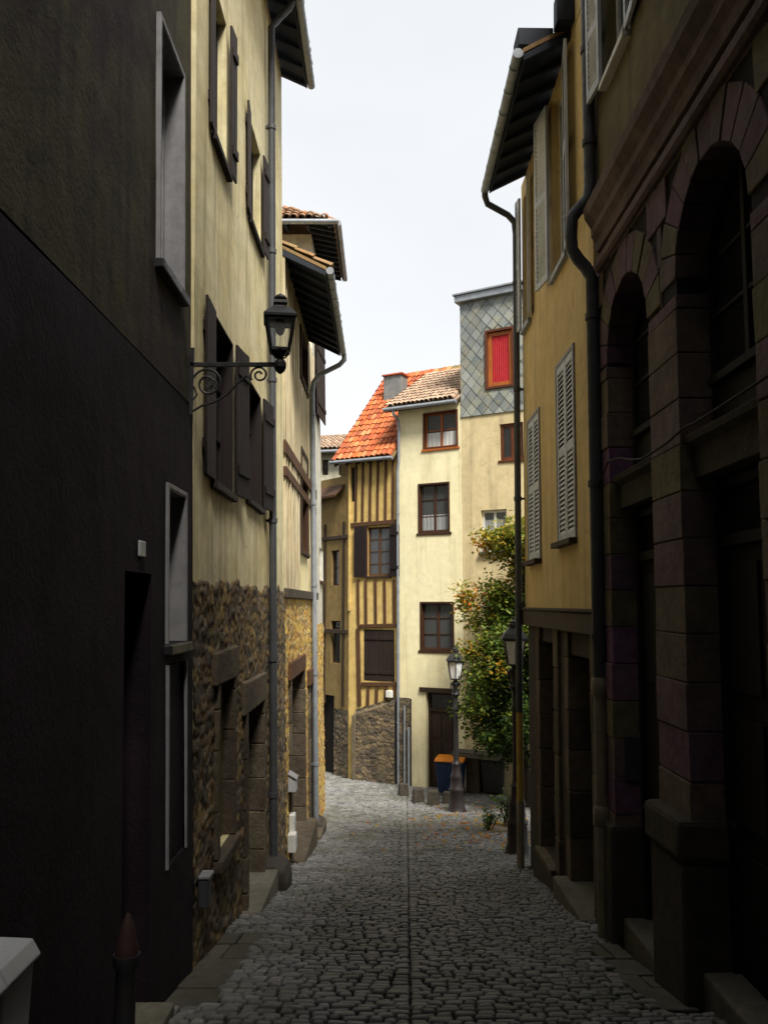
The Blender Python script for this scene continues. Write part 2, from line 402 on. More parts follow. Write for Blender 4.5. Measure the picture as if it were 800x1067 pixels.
def liner(o, f, h, mat, t=.014, out=.012):
    m = MB(); d = h[4] - .005
    m.box(f, h[0] - .004, h[0] + t, h[2], h[3], -d, out); m.box(f, h[1] - t, h[1] + .004, h[2], h[3], -d, out); m.box(f, h[0] + t, h[1] - t, h[3] - t, h[3] + .004, -d, out)
    m.build('casing', M[mat], o, .003)
def door(parent, f, h, mat, recess=.16, transom=0, kind='plank', handle=True, w=0):
    a, b, c, e = h[:4]; d = recess; m = MB(); z = w - d; top = e - (transom if transom else 0)
    m.box(f, a + .003, a + .07, c, e - .003, z - .05, z + .03); m.box(f, b - .07, b - .003, c, e - .003, z - .05, z + .03); m.box(f, a + .07, b - .07, e - .07, e - .003, z - .05, z + .03)
    if transom: m.box(f, a + .07, b - .07, top - .04, top + .04, z - .05, z + .03)
    n = max(3, round((b - a - .14) / .13)); hi = top - .04 if transom else e - .07
    if kind == 'plank':
        for i in range(n):
            x0 = a + .072 + (b - a - .144) * i / n; x1 = a + .072 + (b - a - .144) * (i + 1) / n
            m.box(f, x0 + .003, x1 - .003, c + .01, hi - .003, z - .05, z + .002)
    else:
        m.box(f, a + .072, b - .072, c + .01, hi - .003, z - .05, z - .012)
        for v0, v1 in ((.06, .30), (.36, .60), (.66, .96)):
            H = hi - c
            for u0, u1 in ((a + .13, (a + b) / 2 - .04), ((a + b) / 2 + .04, b - .13)):
                m.box(f, u0, u1, c + H * v0, c + H * v1, z - .0115, z + .006)
    o = m.build('door', M[mat], parent, .005)
    if transom:
        p = MB(); p.box(f, a + .07, b - .07, top + .04, e - .07, z - .03, z - .02); p.build('pane', M['glass'], o)
    if handle:
        k = MB(); u = b - .16
        k.tube([f.p(u, c + 1.02, z), f.p(u, c + 1.02, z + .06), f.p(u - .1, c + 1.02, z + .06)], .011, 8); k.build('handle', M['iron'], o, smooth=True)
    return o
def rubble_panel(f, u0, u1, v0, v1, holes, cell=.125, step=.020, topf=None, relief=.015, seed=1):
    rr = random.Random(seed); cs = {}
    def site(i, j):
        k = (i, j)
        if k not in cs: cs[k] = ((i + .5 + rr.uniform(-.49, .49)) * cell * 1.35, (j + .5 + rr.uniform(-.47, .47)) * cell * .8, rr.random())
        return cs[k]
    nu = int((u1 - u0) / step) + 1; nv = int((v1 - v0) / step) + 1
    vs = []; att = []; mo = []
    for j in range(nv + 1):
        v = v0 + (v1 - v0) * j / nv
        for i in range(nu + 1):
            u = u0 + (u1 - u0) * i / nu
            uu = u + .03 * noise.noise(Vector((u * 4, v * 4, seed))); vv = v + .03 * noise.noise(Vector((u * 4, v * 4, seed + 9)))
            ci, cj = int(math.floor(uu / (cell * 1.35))), int(math.floor(vv / (cell * .8)))
            b1 = b2 = 9; rn = 0
            for a in (-1, 0, 1):
                for b in (-1, 0, 1):
                    x, y, q = site(ci + a, cj + b); d = math.hypot((uu - x) / 1.35, (vv - y) / .8) / cell
                    if d < b1: b2 = b1; b1 = d; rn = q
                    elif d < b2: b2 = d
            e = min(1, max(0, (b2 - b1) / (.14 + .16 * rn))); e = e * e * (3 - 2 * e)
            h = .004 + relief * (.35 + .9 * ((rn * 7.3) % 1)) * e + .010 * noise.noise(Vector((u * 14, v * 14, seed)))
            if topf: h -= .10 * min(1, max(0, (v - topf(u)) / .06))
            vs.append(f.p(u, v, h + wob(u, v))); att.append(rn); mo.append(1 - min(1, e * 1.6))
    fs = []; A = []; n1 = nu + 1
    for j in range(nv):
        for i in range(nu):
            u = u0 + (u1 - u0) * (i + .5) / nu; v = v0 + (v1 - v0) * (j + .5) / nv
            if any(h[0] - .01 < u < h[1] + .01 and h[2] - .01 < v < h[3] + .01 for h in holes): continue
            if topf and v > topf(u) + .14: continue
            fs.append((j * n1 + i, j * n1 + i + 1, (j + 1) * n1 + i + 1, (j + 1) * n1 + i)); A.append(att[j * n1 + i])
    return vs, fs, A, mo
def build_rubble(name, mat, parent, *a, **k):
    vs, fs, A, mo = rubble_panel(*a, **k)
    me = bpy.data.meshes.new(name); me.from_pydata([tuple(v) for v in vs], [], fs)
    me.attributes.new('rnd', 'FLOAT', 'FACE').data.foreach_set('value', A)
    me.attributes.new('mort', 'FLOAT', 'POINT').data.foreach_set('value', mo)
    me.polygons.foreach_set('use_smooth', [True] * len(me.polygons)); me.materials.append(mat); me.update()
    o = bpy.data.objects.new(name, me); COL.objects.link(o); adopt(o, parent); return o
def tile_field(mb, P0, eu, ev, W, L, tw=.17, tl=.30, ok=None, arc=.055):
    """overlapping half-round tiles: P0 eave corner, eu along the eave, ev up the slope"""
    eu, ev = Vector(eu).normalized(), Vector(ev).normalized(); n = eu.cross(ev)
    if n.z < 0: n = -n
    nu, nv = int(W / tw), int(L / tl)
    for j in range(nv):
        for i in range(nu):
            uc = (i + .5) * tw + R.uniform(-.014, .014); s0 = j * tl - .02 + R.uniform(-.025, .02); s1 = s0 + tl * 1.12
            if ok and not ok(uc, s0 + tl / 2): continue
            vs = []
            K = 5
            for (s, rr, up) in ((s0, .094, .022), (s1, .08, .0)):
                for t in (0, .022):
                    for k in range(K + 1):
                        a = math.pi * k / K
                        vs.append(P0 + eu * (uc + (rr - t) * math.cos(a)) + ev * s + n * ((arc + .02) * math.sin(a) * (rr - t) / .094 + up + .012))
            q = K + 1; fs = []
            for k in range(K):
                fs += [(k, k + 1, 2 * q + k + 1, 2 * q + k), (q + k, q + k + 1, 3 * q + k + 1, 3 * q + k), (k, k + 1, q + k + 1, q + k)]
            mb.add(vs, fs)
            # channel between two rows
            if R.random() < 2:
                x = P0 + eu * (uc + tw / 2); mb.add([x - eu * .05 + ev * s0 + n * .02, x + eu * .05 + ev * s0 + n * .02, x + eu * .05 + ev * s1 + n * .004, x - eu * .05 + ev * s1 + n * .004], [(0, 1, 2, 3)])
def eave(parent, f, u0, u1, v, over, pitch, D, tiles=None, board='soffit', gut='zinc', tw=.17, wall_v=None, rafter=.42, gutter=True):
    """single roof slope: eave line at w=over, rising into the house to w=over-D"""
    t = math.tan(pitch)
    top = lambda w: v + (over - w) * t
    m = MB()
    m.prism_u(f, [(over, v - .02), (over, v + .04), (over - D, top(over - D) + .04), (over - D, top(over - D) - .02)], u0, u1)
    roof = m.build('roof', M['tile_moss' if tiles is None else tiles], parent, .004)
    if tiles:
        k = MB(); W = abs(u1 - u0); P0 = f.p(u0, v + .045, over + .03); ev = (f.p(u0, top(over - D), over - D) - f.p(u0, v, over))
        tile_field(k, P0, f.U, ev, W, D / math.cos(pitch), tw); k.build('roof_tiles', M[tiles], roof, smooth=True)
    n = max(2, int(abs(u1 - u0) / rafter)); rm = None
    for i in range(n + 1):
        u = u0 + .04 + (u1 - u0 - .08) * i / n
        s = MB(); s.prism_u(f, [(over - .03, v - .10), (over - .03, v - .022), (-.05, top(-.05) - .022), (-.05, top(-.05) - .13)], u - .035, u + .035)
        s.build('rafter', M[board], roof, .004)
    s = MB(); s.prism_u(f, [(over - .03, v - .042), (over - .03, v - .026), (-.02, top(-.02) - .026), (-.02, top(-.02) - .042)], u0 + .01, u1 - .01)
    s.box(f, u0, u1, v - .11, v - .023, over - .028, over - .004)
    s.build('eave_board', M[board], roof, .004)
    if gutter:
        g = MB(); g.tube([f.p(u0 - .02, v - .035, over + .06), f.p(u1 + .02, v - .055, over + .06)], .062, 12)
        for i in range(n): 
            u = u0 + (u1 - u0) * (i + .5) / n; g.tube([f.p(u - .012, v - .045, over + .06), f.p(u + .012, v - .045, over + .06)], .069, 12)
        g.build('gutter', M[gut], roof, smooth=True)
    return roof
def downpipe(parent, segs, r, mat='pipe_dark', clips=None, f=None, name='downpipe'):
    m = MB(); m.tube(segs, r, 12)
    o = m.build(name, M[mat], parent, smooth=True)
    if clips:
        for p in clips:
            c = MB(); c.tube([Vector(p) + Vector((0, 0, -.03)), Vector(p) + Vector((0, 0, .03))], r * 1.22, 12); c.bar(p, Vector(p) - f.W * (r * 2.2), .03, .03)
            c.build('clip', M[mat], o, smooth=True)
    return o
def bend(a, b, c, n=6):      # rounded corner path through b
    a, b, c = Vector(a), Vector(b), Vector(c)
    return [a.lerp(b, t) * (1 - t) + b.lerp(c, t) * t for t in [i / n for i in range(n + 1)]]
def lean(X0, k, side): return Frame((X0, 0, 0), (0, 1, 0), (side * k, 0, 1), (-side, 0, 0))
def steps(parent, f, u0, u1, v0, v1, w1, mat='step'):
    m = MB(); m.box(f, u0, u1, v0, v1, -.1, w1, j=.006); return m.build('doorstep', M[mat], parent, .015)


# ================================================================== LEFT SIDE
f1 = lean(-1.50, .025, -1); f2 = lean(-1.50, .018, -1)
E1 = f1.u(199, 430); E2 = f2.u(293.5, 150); E3 = f2.u(327, 480); E4 = 20.75
# ---- dark plaster house, nearest on the left
L1 = thing('plaster_house', 'gloomy house with olive grey plaster above a blackened lower band', 'house', (-3, 2, 0))
wu = hole(f1, (164, 150), (188, 170), (164, 18), (164, 272), .19)
wl = hole(f1, (172, 600), (190, 600), (172, 508), (190, 668), .17)
wa = hole(f1, (172, 760), (190, 760), (190, 688), (172, 905), .05)
dd = hole(f1, (126, 780), (155, 780), (155, 598), (140, 985), .28); dd[2] = gz(dd[0]) - .05
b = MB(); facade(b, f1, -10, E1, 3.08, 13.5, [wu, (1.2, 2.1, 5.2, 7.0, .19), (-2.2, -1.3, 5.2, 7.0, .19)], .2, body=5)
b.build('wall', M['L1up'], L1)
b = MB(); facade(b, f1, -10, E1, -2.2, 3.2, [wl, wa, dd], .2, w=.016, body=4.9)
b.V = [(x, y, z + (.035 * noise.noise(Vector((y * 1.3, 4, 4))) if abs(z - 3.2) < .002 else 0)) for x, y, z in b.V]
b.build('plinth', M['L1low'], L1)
for h in (wu, wl):
    o = window(L1, f1, h, 'white_grey', 'glass', (1, 2), .05, h[4] - .04)
    c = MB(); t = .035
    for (a0, a1, c0, c1) in ((h[0] - t, h[0], h[2], h[3] + t), (h[1], h[1] + t, h[2], h[3] + t), (h[0], h[1], h[3], h[3] + t)): c.box(f1, a0, a1, c0, c1, -.02, .034)
    for (a0, a1) in ((h[0] + .0, h[0] + .012), (h[1] - .012, h[1])): c.box(f1, a0, a1, h[2], h[3], -h[4] + .01, .03)
    c.box(f1, h[0] + .013, h[1] - .013, h[3] - .012, h[3], -h[4] + .01, .03)
    c.build('casing', M['white_grey'], o, .004)
    s = MB(); s.box(f1, h[0] - .06, h[1] + .06, h[2] - .075, h[2] - .003, -h[4] + .04, .07); s.build('sill', M['iron'], o, .01)
for h in ((1.2, 2.1, 5.2, 7.0, .19), (-2.2, -1.3, 5.2, 7.0, .19)): window(L1, f1, h, 'white_grey', 'glass', (2, 3), .05, .15, .06, 'iron')
c = MB(); c.box(f1, wa[0] + .01, wa[1] - .01, wa[2] + .01, wa[3] - .01, -.04, -.004); c.build('apron_panel', M['L1low'], L1, .004)
c = MB()
for (a0, a1, c0, c1) in ((wa[0] - .03, wa[0], wa[2], wa[3]), (wa[1], wa[1] + .03, wa[2], wa[3])): c.box(f1, a0, a1, c0, c1, 0, .034)
c.build('panel_trim', M['white_grey'], L1, .003)
door(L1, f1, dd, 'door_dark', .2, 0, 'panel')
m = MB(); m.box(f1, dd[0] - .25, dd[1] + .02, gz(dd[0]) - .3, gz(dd[1]) + .11, -.25, .17, j=.006); m.build('doorstep', M['step'], L1, .015)
b = MB(); u, v = f1.uv(144, 572); b.box(f1, u - .06, u + .06, v - .05, v + .05, .016, .034); b.build('number_plate', M['grey_box'], L1, .006)
eave(L1, f1, -10, E1, 13.45, .5, rad(28), 5.5, None)
# ---- cream house with dark shutters
L2 = thing('shuttered_house', 'cream house with rubble base and dark red brown shutters behind the wall lantern', 'house', (-3, 9, 0))
wA = hole(f2, (222, 300), (242, 300), (222, 325), (222, 502), .16)
wB = hole(f2, (257, 470), (271, 470), (271, 415), (271, 530), .16)
wC = hole(f2, (221, 100), (236, 100), (221, -30), (236, 182), .16)
wD = hole(f2, (259, 200), (271, 200), (259, 118), (271, 262), .16)
nich = hole(f2, (224, 790), (240, 790), (240, 706), (224, 893), .10)
dB = hole(f2, (254, 800), (271, 800), (271, 730), (254, 918), .30); dB[2] = gz(dB[0])
b = MB(); facade(b, f2, E1 + .003, E2, -2.9, 10.25, [wA, wB, wC, wD, nich, dB], .16, body=5); b.build('wall', M['L2up'], L2)
top2 = f2.v(230, 605)
tf = lambda u: top2 - .02 + .10 * noise.noise(Vector((u * 1.7, 3, 1))) + .05 * noise.noise(Vector((u * 7, 1, 1)))
big = lambda h, a, t: (h[0] - a, h[1] + a, h[2], h[3] + t)
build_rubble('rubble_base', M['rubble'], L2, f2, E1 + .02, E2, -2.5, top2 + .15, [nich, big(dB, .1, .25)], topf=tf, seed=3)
for i, h in enumerate((wA, wB, wC, wD)):
    o = window(L2, f2, h, 'shut_dark', 'glass', (2, 3), .05, .12, .06, 'shut_dark')
    if i < 2: liner(o, f2, h, 'shut_dark')
    W = (h[1] - h[0]) * (.46 if i < 2 else .30); H = h[3] - h[2]
    dark = 'shut_dark' if i < 2 else 'shut_brown'
    a0 = rad(-(2 if i < 2 else 4)); a1 = rad(7)
    shutter(o, f2.turn(h[0], h[2], .035, math.pi + a0), W, H, dark, 'plank')      # near leaf
    shutter(o, f2.turn(h[1], h[2], .035, a1 if i < 2 else rad(5)), W, H, dark, 'plank')
k = MB(); k.box(f2, nich[0] + .01, nich[1] - .01, nich[2] + .01, nich[3] - .01, -.098, -.07); k.build('blocked_doorway', M['R1up'], L2)
for h, dv in ((nich, .30), (dB, .34)):
    k = MB(); k.box(f2, h[0] - .20, h[1] + .16, h[3], h[3] + dv, -.05, .062, j=.012); k.build('lintel', M['lintel'], L2, .015)
for (u0, u1) in ((nich[0] - .1, nich[0] + .014), (nich[1] - .014, nich[1] + .1)):
    k = MB(); v = nich[2]
    while v < nich[3] - .05:
        hh = R.uniform(.35, .55); k.box(f2, u0, u1, v + .006, min(v + hh, nich[3]) - .002, -.09, .05, j=.006); v += hh
    k.build('jamb', M['lintel'], L2, .012)
k = MB(); k.box(f2, nich[0] - .1, nich[1] + .1, nich[2] - .12, nich[2], -.05, .09, j=.01); k.build('sill', M['lintel'], L2, .015)
for (u0, u1) in ((dB[0] - .11, dB[0] + .014), (dB[1] - .014, dB[1] + .13)):
    k = MB(); v = dB[2] - .2
    while v < dB[3] - .05:
        hh = R.uniform(.35, .55); k.box(f2, u0, u1, v + .006, min(v + hh, dB[3]) - .002, -.28, .058, j=.006); v += hh
    k.build('jamb', M['lintel'], L2, .012)
door(L2, f2, dB, 'door_dark', .26)
m = MB(); m.box(f2, dB[0] - .15, dB[1] + .1, gz(dB[1]) - .3, gz(dB[0]) + .06, -.3, .20, j=.006); m.build('doorstep', M['step'], L2, .02)
eave(L2, f2, E1, E2 + .12, 10.2, .42, rad(27), 5.4, 'tile_brown')
pu = f2.u(277.5, 500); w = .085
downpipe(L2, [f2.p(pu, 10.13, .40), f2.p(pu, 10.0, .34), f2.p(pu, 9.7, w), f2.p(pu, 4, w), f2.p(pu, 1.4, w), f2.p(pu, gz(pu) + .3, w)], .05, 'pipe_dark', [f2.p(pu, v, w) for v in (8.2, 6.4, 4.6, 2.7, .9, -.8)], f2)
# ---- timber house, eave low over the street
L3 = thing('timber_house', 'narrow pale timber framed house on golden rubble base under a low mossy eave', 'house', (-3, 14.5, 0))
w1 = hole(f2, (312, 380), (318.5, 380), (312, 345), (318, 408), .15)
w2 = hole(f2, (312.5, 520), (319, 520), (312, 470), (319, 577), .15)
d3 = hole(f2, (301, 780), (315, 780), (315, 697), (301, 885), .28); d3[2] = gz(d3[0])
e3 = hole(f2, (321, 780), (325.6, 780), (322, 712), (321, 860), .28); e3[2] = gz(e3[0])
b = MB(); facade(b, f2, E2 + .003, E3, -3.6, 7.3, [w1, w2, d3, e3], .16, w=.0, body=5); b.build('wall', M['L3up'], L3)
top3 = f2.v(305, 622)
tf3 = lambda u: top3 + .06 * noise.noise(Vector((u * 2.3, 5, 1)))
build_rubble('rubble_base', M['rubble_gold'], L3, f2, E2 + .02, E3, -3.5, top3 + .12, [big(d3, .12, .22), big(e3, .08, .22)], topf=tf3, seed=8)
for h in (d3, e3):
    k = MB(); k.box(f2, h[0] - .22, h[1] + .2, h[3], h[3] + .28, -.06, .066, j=.012); k.build('lintel', M['timber'], L3, .012)
    for (u0, u1) in ((h[0] - .13, h[0] + .014), (h[1] - .014, h[1] + .13)):
        k = MB(); v = h[2] - .2
        while v < h[3] - .05:
            hh = R.uniform(.35, .6); k.box(f2, u0, u1, v + .006, min(v + hh, h[3]) - .002, -.26, .06, j=.006); v += hh
        k.build('jamb', M['lintel'], L3, .012)
    door(L3, f2, h, 'door_brown', .22)
    m = MB(); m.box(f2, h[0] - .2, h[1] + .25, gz(h[1]) - .3, gz(h[0]) + .1, -.25, .25, j=.006); m.build('doorstep', M['lintel'], L3, .02)
for h in (w1, w2): 
    o = window(L3, f2, h, 'oak_dark', 'glass', (2, 3), .06, .1, .07, 'timber_dark'); liner(o, f2, h, 'oak_dark')
    c = MB(); t = .09
    for (a0, a1, c0, c1) in ((h[0] - t, h[0], h[2] - t, h[3] + t), (h[1], h[1] + t, h[2] - t, h[3] + t), (h[0], h[1], h[3], h[3] + t)): c.box(f2, a0, a1, c0, c1, -.02, .05)
    c.build('casing', M['timber_dark'], o, .006)
u = E2 + .06
def lstud(*a):
    k = MB(); k.box(f2, *a, .0, .034, j=.008); k.build('stud', M['L3stud'], L3, .006)
vmid = 4.05
while u < E3 - .1:
    wd = R.uniform(.09, .14)
    for lo, hi in ((top3 + .12, vmid - .1), (vmid + .12, 7.2)):
        if not any(h[0] - .16 < u + wd and u < h[1] + .16 and not (hi < h[2] or lo > h[3]) for h in (w1, w2)):
            lstud(u, u + wd, lo, hi)
        else:
            for h in (w1, w2):
                if h[2] > lo and h[3] < hi + .5:
                    if h[2] - .15 > lo: lstud(u, u + wd, lo, h[2] - .11)
                    if h[3] + .12 < hi: lstud(u, u + wd, h[3] + .11, hi)
    u += wd + R.uniform(.14, .22)
k = MB(); k.box(f2, E2 + .01, E3, vmid - .1, vmid + .1, 0, .06, j=.008); k.box(f2, E2 + .01, E3, vmid - .45, vmid - .30, 0, .05, j=.008)
k.build('floor_beam', M['timber'], L3, .008)
k = MB(); k.box(f2, E2 + .01, E3, top3 - .03, top3 + .12, -.02, .07, j=.015); k.build('sill_beam', M['rubble_grey'], L3, .01)
ov = f2.p(15, 6.9, 0).x
eave(L3, f2, E2 + .04, 17.1, 6.95, .70, rad(27), 5.2, 'tile_moss')
pu = 17.2; w = .09
ev3 = f2.p(17.05, 6.88, .78)
downpipe(L3, [ev3, ev3 + Vector((0, .05, -.12)), ev3 + Vector((-.10, .08, -.22)), f2.p(pu, 6.45, .22), f2.p(pu, 6.3, .12), f2.p(pu, 6.1, w), f2.p(pu, 3, w), f2.p(pu, 0, w), f2.p(pu, gz(pu) + .02, w)], .055, 'zinc', [f2.p(pu, v, w) for v in (5.6, 3.7, 2.0, .2, -1.6)], f2)
# ---- white house with hipped tiled roof
L4 = thing('limewashed_house', 'white house with tiled hip roof and bluish soffit rising behind the mossy eave', 'house', (-3, 19, 0))
s1 = hole(f2, (328.5, 400), (333, 400), (329, 350), (332, 440), .14); s2 = hole(f2, (333.5, 590), (337, 590), (333, 570), (336, 606), .1)
b = MB(); facade(b, f2, E3 + .003, E4, -3.7, 10.2, [s1, s2], .14, w=-.01, body=5); b.build('wall', M['L4up'], L4)
o = window(L4, f2, s1, 'oak_dark', 'glass', (2, 3), .05, .1)
shutter(o, f2.turn(s1[0], s1[2], .03, rad(4)), (s1[1] - s1[0]) * .98, s1[3] - s1[2], 'shut_brown', 'plank')
window(L4, f2, s2, 'oak_dark', 'glass', (1, 2), .05, .07, .05)
build_rubble('rubble_base', M['rubble_gold'], L4, f2, E3 + .02, E4, -3.6, f2.v(332, 650), [], seed=12)
z0 = 10.2; ov = .58; a0, a1 = E3 - .65, E4 + .35
def P(u, v, w): return f2.p(u, v, w)
k = MB(); rz = z0 + 1.65                     # hip roof shell
A, B_, C_, D_ = P(a0, z0, ov), P(a1, z0, ov), P(a1, z0, -5.4), P(a0, z0, -5.4)
T0, T1 = P(a0 + 2.3, rz, -2.4), P(a1 - .9, rz, -2.4); up = Vector((0, 0, .06))
k.add([A, B_, C_, D_, T0, T1] + [x + up for x in (A, B_, C_, D_, T0, T1)], [(0, 1, 5, 4), (1, 2, 5), (2, 3, 4, 5), (3, 0, 4), (6, 7, 11, 10), (7, 8, 11), (8, 9, 10, 11), (9, 6, 10), (0, 1, 7, 6), (1, 2, 8, 7), (2, 3, 9, 8), (3, 0, 6, 9)])
rf = k.build('roof', M['tile_brown'], L4)
k = MB(); ev = (T0 - A); ev = Vector((0, 2.3, 1.65)).normalized()
tile_field(k, P(a0 - .02, z0 + .06, ov), Vector((-1, 0, 0)), ev, 6.0, 2.8, ok=lambda u, s: u > s * .8 * 1.25 + .05 and u < 6 - s)
eo = (T0 - A) - f2.U * (T0 - A).dot(f2.U)
tile_field(k, P(a0, z0 + .06, ov + .02), f2.U, Vector((-3.0, 0, 1.65)), a1 - a0, 3.4, ok=lambda u, s: u > s * .68 and u < a1 - a0 - s * .3)
k.build('roof_tiles', M['tile_mixed'], rf, smooth=True)
for i in range(12):
    k = MB(); u = a0 + .05 + (a1 - a0 - .1) * i / 11
    k.prism_u(f2, [(ov - .03, z0 - .1), (ov - .03, z0 - .01), (-.02, z0 + .2), (-.02, z0 + .02)], u - .035, u + .035); k.build('rafter', M['soffit'], rf, .004)
k = MB(); k.box(f2, a0, a1, z0 - .11, z0 + .05, ov + .001, ov + .02); k.build('eave_board', M['soffit'], rf, .004)
for i in range(9):
    k = MB(); ww = ov - .1 - i * .5
    k.hexa([f2.p(a0 + .02, z0 - .1, ww), f2.p(a0 + .02, z0 - .1, ww - .07), f2.p(a0 + .02, z0 - .01, ww - .07), f2.p(a0 + .02, z0 - .01, ww), f2.p(E3, z0 + .05, ww), f2.p(E3, z0 + .05, ww - .07), f2.p(E3, z0 + .2, ww - .07), f2.p(E3, z0 + .2, ww)]); k.build('rafter', M['soffit'], rf, .004)
k = MB(); k.tube([P(a0, z0 - .03, ov + .08), P(a1, z0 - .05, ov + .08)], .06, 12); k.tube([P(a0 - .07, z0 - .03, ov + .08), P(a0 - .07, z0 - .03, -4)], .06, 12)
k.build('gutter', M['zinc'], rf, smooth=True)

# ================================================================== RIGHT SIDE
g1 = lean(2.065, .010, 1); g2 = lean(2.10, .010, 1)
Q1 = 8.06
# ---- granite house with arches
R1 = thing('granite_arcade_house', 'dark granite house with two tall arched bays under a heavy cornice', 'house', (4, 3, 0))
# arches in local (u,v)
arches = [(g1.u(790, 400), g1.u(710, 445), 4.53), (g1.u(680, 480), g1.u(636, 500), 4.45), (2.1, 3.3, 4.42)]
DEP = .24
def arch_span(v):                       # intervals of wall removed at height v
    o = []
    for a, b2, ap in arches:
        r = (b2 - a) / 2; spring = ap - r; c = (a + b2) / 2
        if v < spring: o.append((a, b2))
        elif v < ap: o.append((c - math.sqrt(max(0, r * r - (v - spring) ** 2)), c + math.sqrt(max(0, r * r - (v - spring) ** 2))))
    return sorted(o)
RW = .30
def ring_span(v0, v1):
    o = []
    for a, b2, ap in arches:
        r = (b2 - a) / 2; spring = ap - r; c = (a + b2) / 2; ro = r + RW
        if v1 <= spring + .01: o.append((a, b2))
        elif v0 < spring + ro:
            y = max(0, v0 - spring); o.append((c - math.sqrt(max(0, ro * ro - y * y)), c + math.sqrt(max(0, ro * ro - y * y))))
    return sorted(o)
k = MB(); v = -1.9; row = 0
spr = min(ap - (b2 - a) / 2 for a, b2, ap in arches)
hs = []
while v < spr - .01: 
    hh = .33; hs.append((v, min(v + hh, spr))); v += hh
v = spr
while v < 4.99: hs.append((v, min(v + .32, 5.0))); v += .32
ends = [1.2, Q1]
for (va, vb) in hs:
    row += 1; spans = ring_span(va, vb) if vb > spr + .01 else [(a, b2) for a, b2, _ in sorted(arches)]
    x = 1.2
    for a, b2 in spans + [(Q1, Q1)]:
        if a - x > .03:
            L = a - x; n = max(1, round(L / .62)) 
            ed = [x + L * i / n for i in range(n + 1)]
            if n > 1 and row % 2: ed = [x] + [e - L / n * .45 for e in ed[1:]] + [a] if L / n * .55 > .1 else ed
            for e0, e1 in zip(ed, ed[1:]):
                ww = R.uniform(.012, .026)
                k.box(g1, e0 + .003, e1 - .003, va + .003, vb - .003, -DEP, ww, j=.003)
        x = max(x, b2)
for a, b2, ap in arches:                 # voussoirs
    r = (b2 - a) / 2; spring = ap - r; c = (a + b2) / 2; n = 11
    for i in range(n):
        t0, t1 = math.pi * i / n + .006, math.pi * (i + 1) / n - .006
        poly = [(c + rr * math.cos(t), spring + rr * math.sin(t)) for rr, t in ((r, t0), (r + RW + .03, t0), (r + RW + .03, t1), (r, t1))]
        k.prism(g1, poly, -DEP, R.uniform(.016, .028))
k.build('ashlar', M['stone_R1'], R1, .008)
k = MB(); hz = []
# mortar body behind the blocks, leaving the bays open
U = [-10, 1.25] 
k.box(g1, -10, 1.2, -2, 5.0, -5, .01)
bays = sorted((a, b2) for a, b2, _ in arches); x = 1.21
for a, b2 in bays + [(Q1 - .003, Q1)]:
    k.box(g1, x, a - .012, -2, 5.0, -.5, .002); x = b2 + .012
for a, b2, ap in arches:                 # spandrel filling above each arch
    r = (b2 - a) / 2 + .014; sp = ap - (b2 - a) / 2; c = (a + b2) / 2; N = 14
    pts = [(c - r * math.cos(math.pi * i / N), sp + r * math.sin(math.pi * i / N)) for i in range(N + 1)]
    for p, q in zip(pts, pts[1:]):
        k.hexa([g1.p(p[0], p[1], -.5), g1.p(q[0], q[1], -.5), g1.p(q[0], 5, -.5), g1.p(p[0], 5, -.5), g1.p(p[0], p[1], .001), g1.p(q[0], q[1], .001), g1.p(q[0], 5, .001), g1.p(p[0], 5, .001)])
k.box(g1, 1.2, Q1, -2, 5, -5, -.6)
k.build('wall', M['mortar_dark'], R1)
k = MB(); k.prism_u(g1, [(-.3, 5.0), (.05, 5.0), (.06, 5.10), (.10, 5.16), (.10, 5.24), (.16, 5.34), (.175, 5.44), (.02, 5.48), (-.3, 5.48)], -10, 7.74, .55)
k.prism_u(g1, [(-.2, 4.80), (.05, 4.80), (.075, 4.83), (.075, 4.90), (-.2, 4.93)], -10, 7.74)
k.build('cornice', M['stone_R1'], R1, .008)
wr = hole(g1, (655, 30), (633, 85), (633, -60), (633, 85), .16)
wr2 = (2.6, 3.5, wr[2], wr[3], .16)
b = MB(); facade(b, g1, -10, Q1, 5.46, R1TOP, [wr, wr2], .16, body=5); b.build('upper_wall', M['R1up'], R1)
b = MB(); facade(b, g1, -12, .2, R1TOP - .2, 16.5, [], .1, w=-.03, body=5); b.build('added_shade_storey', M['R1up'], R1)  # unseen storey added to keep sun off the near left wall
eave(R1, g1, -12, .3, 16.4, .5, rad(28), 5.5, None)  # roof of the added storey
for h in (wr, wr2):
    o = window(R1, g1, h, 'white', 'glass', (2, 3), .05, .12, .08, 'white')
    W = (h[1] - h[0]) * .52; H = h[3] - h[2]
    shutter(o, g1.turn(h[1] + .01, h[2], .05, rad(5)), min(W, Q1 - h[1] - .06) if h is wr else W, H, 'shutter_grey', flip=True)
    shutter(o, g1.turn(h[0] - .01, h[2], .05, rad(180 - 5)), W, H, 'shutter_grey', flip=True)
eave(R1, g1, -10, Q1, R1TOP - .05, .5, rad(28), 5.5, None)
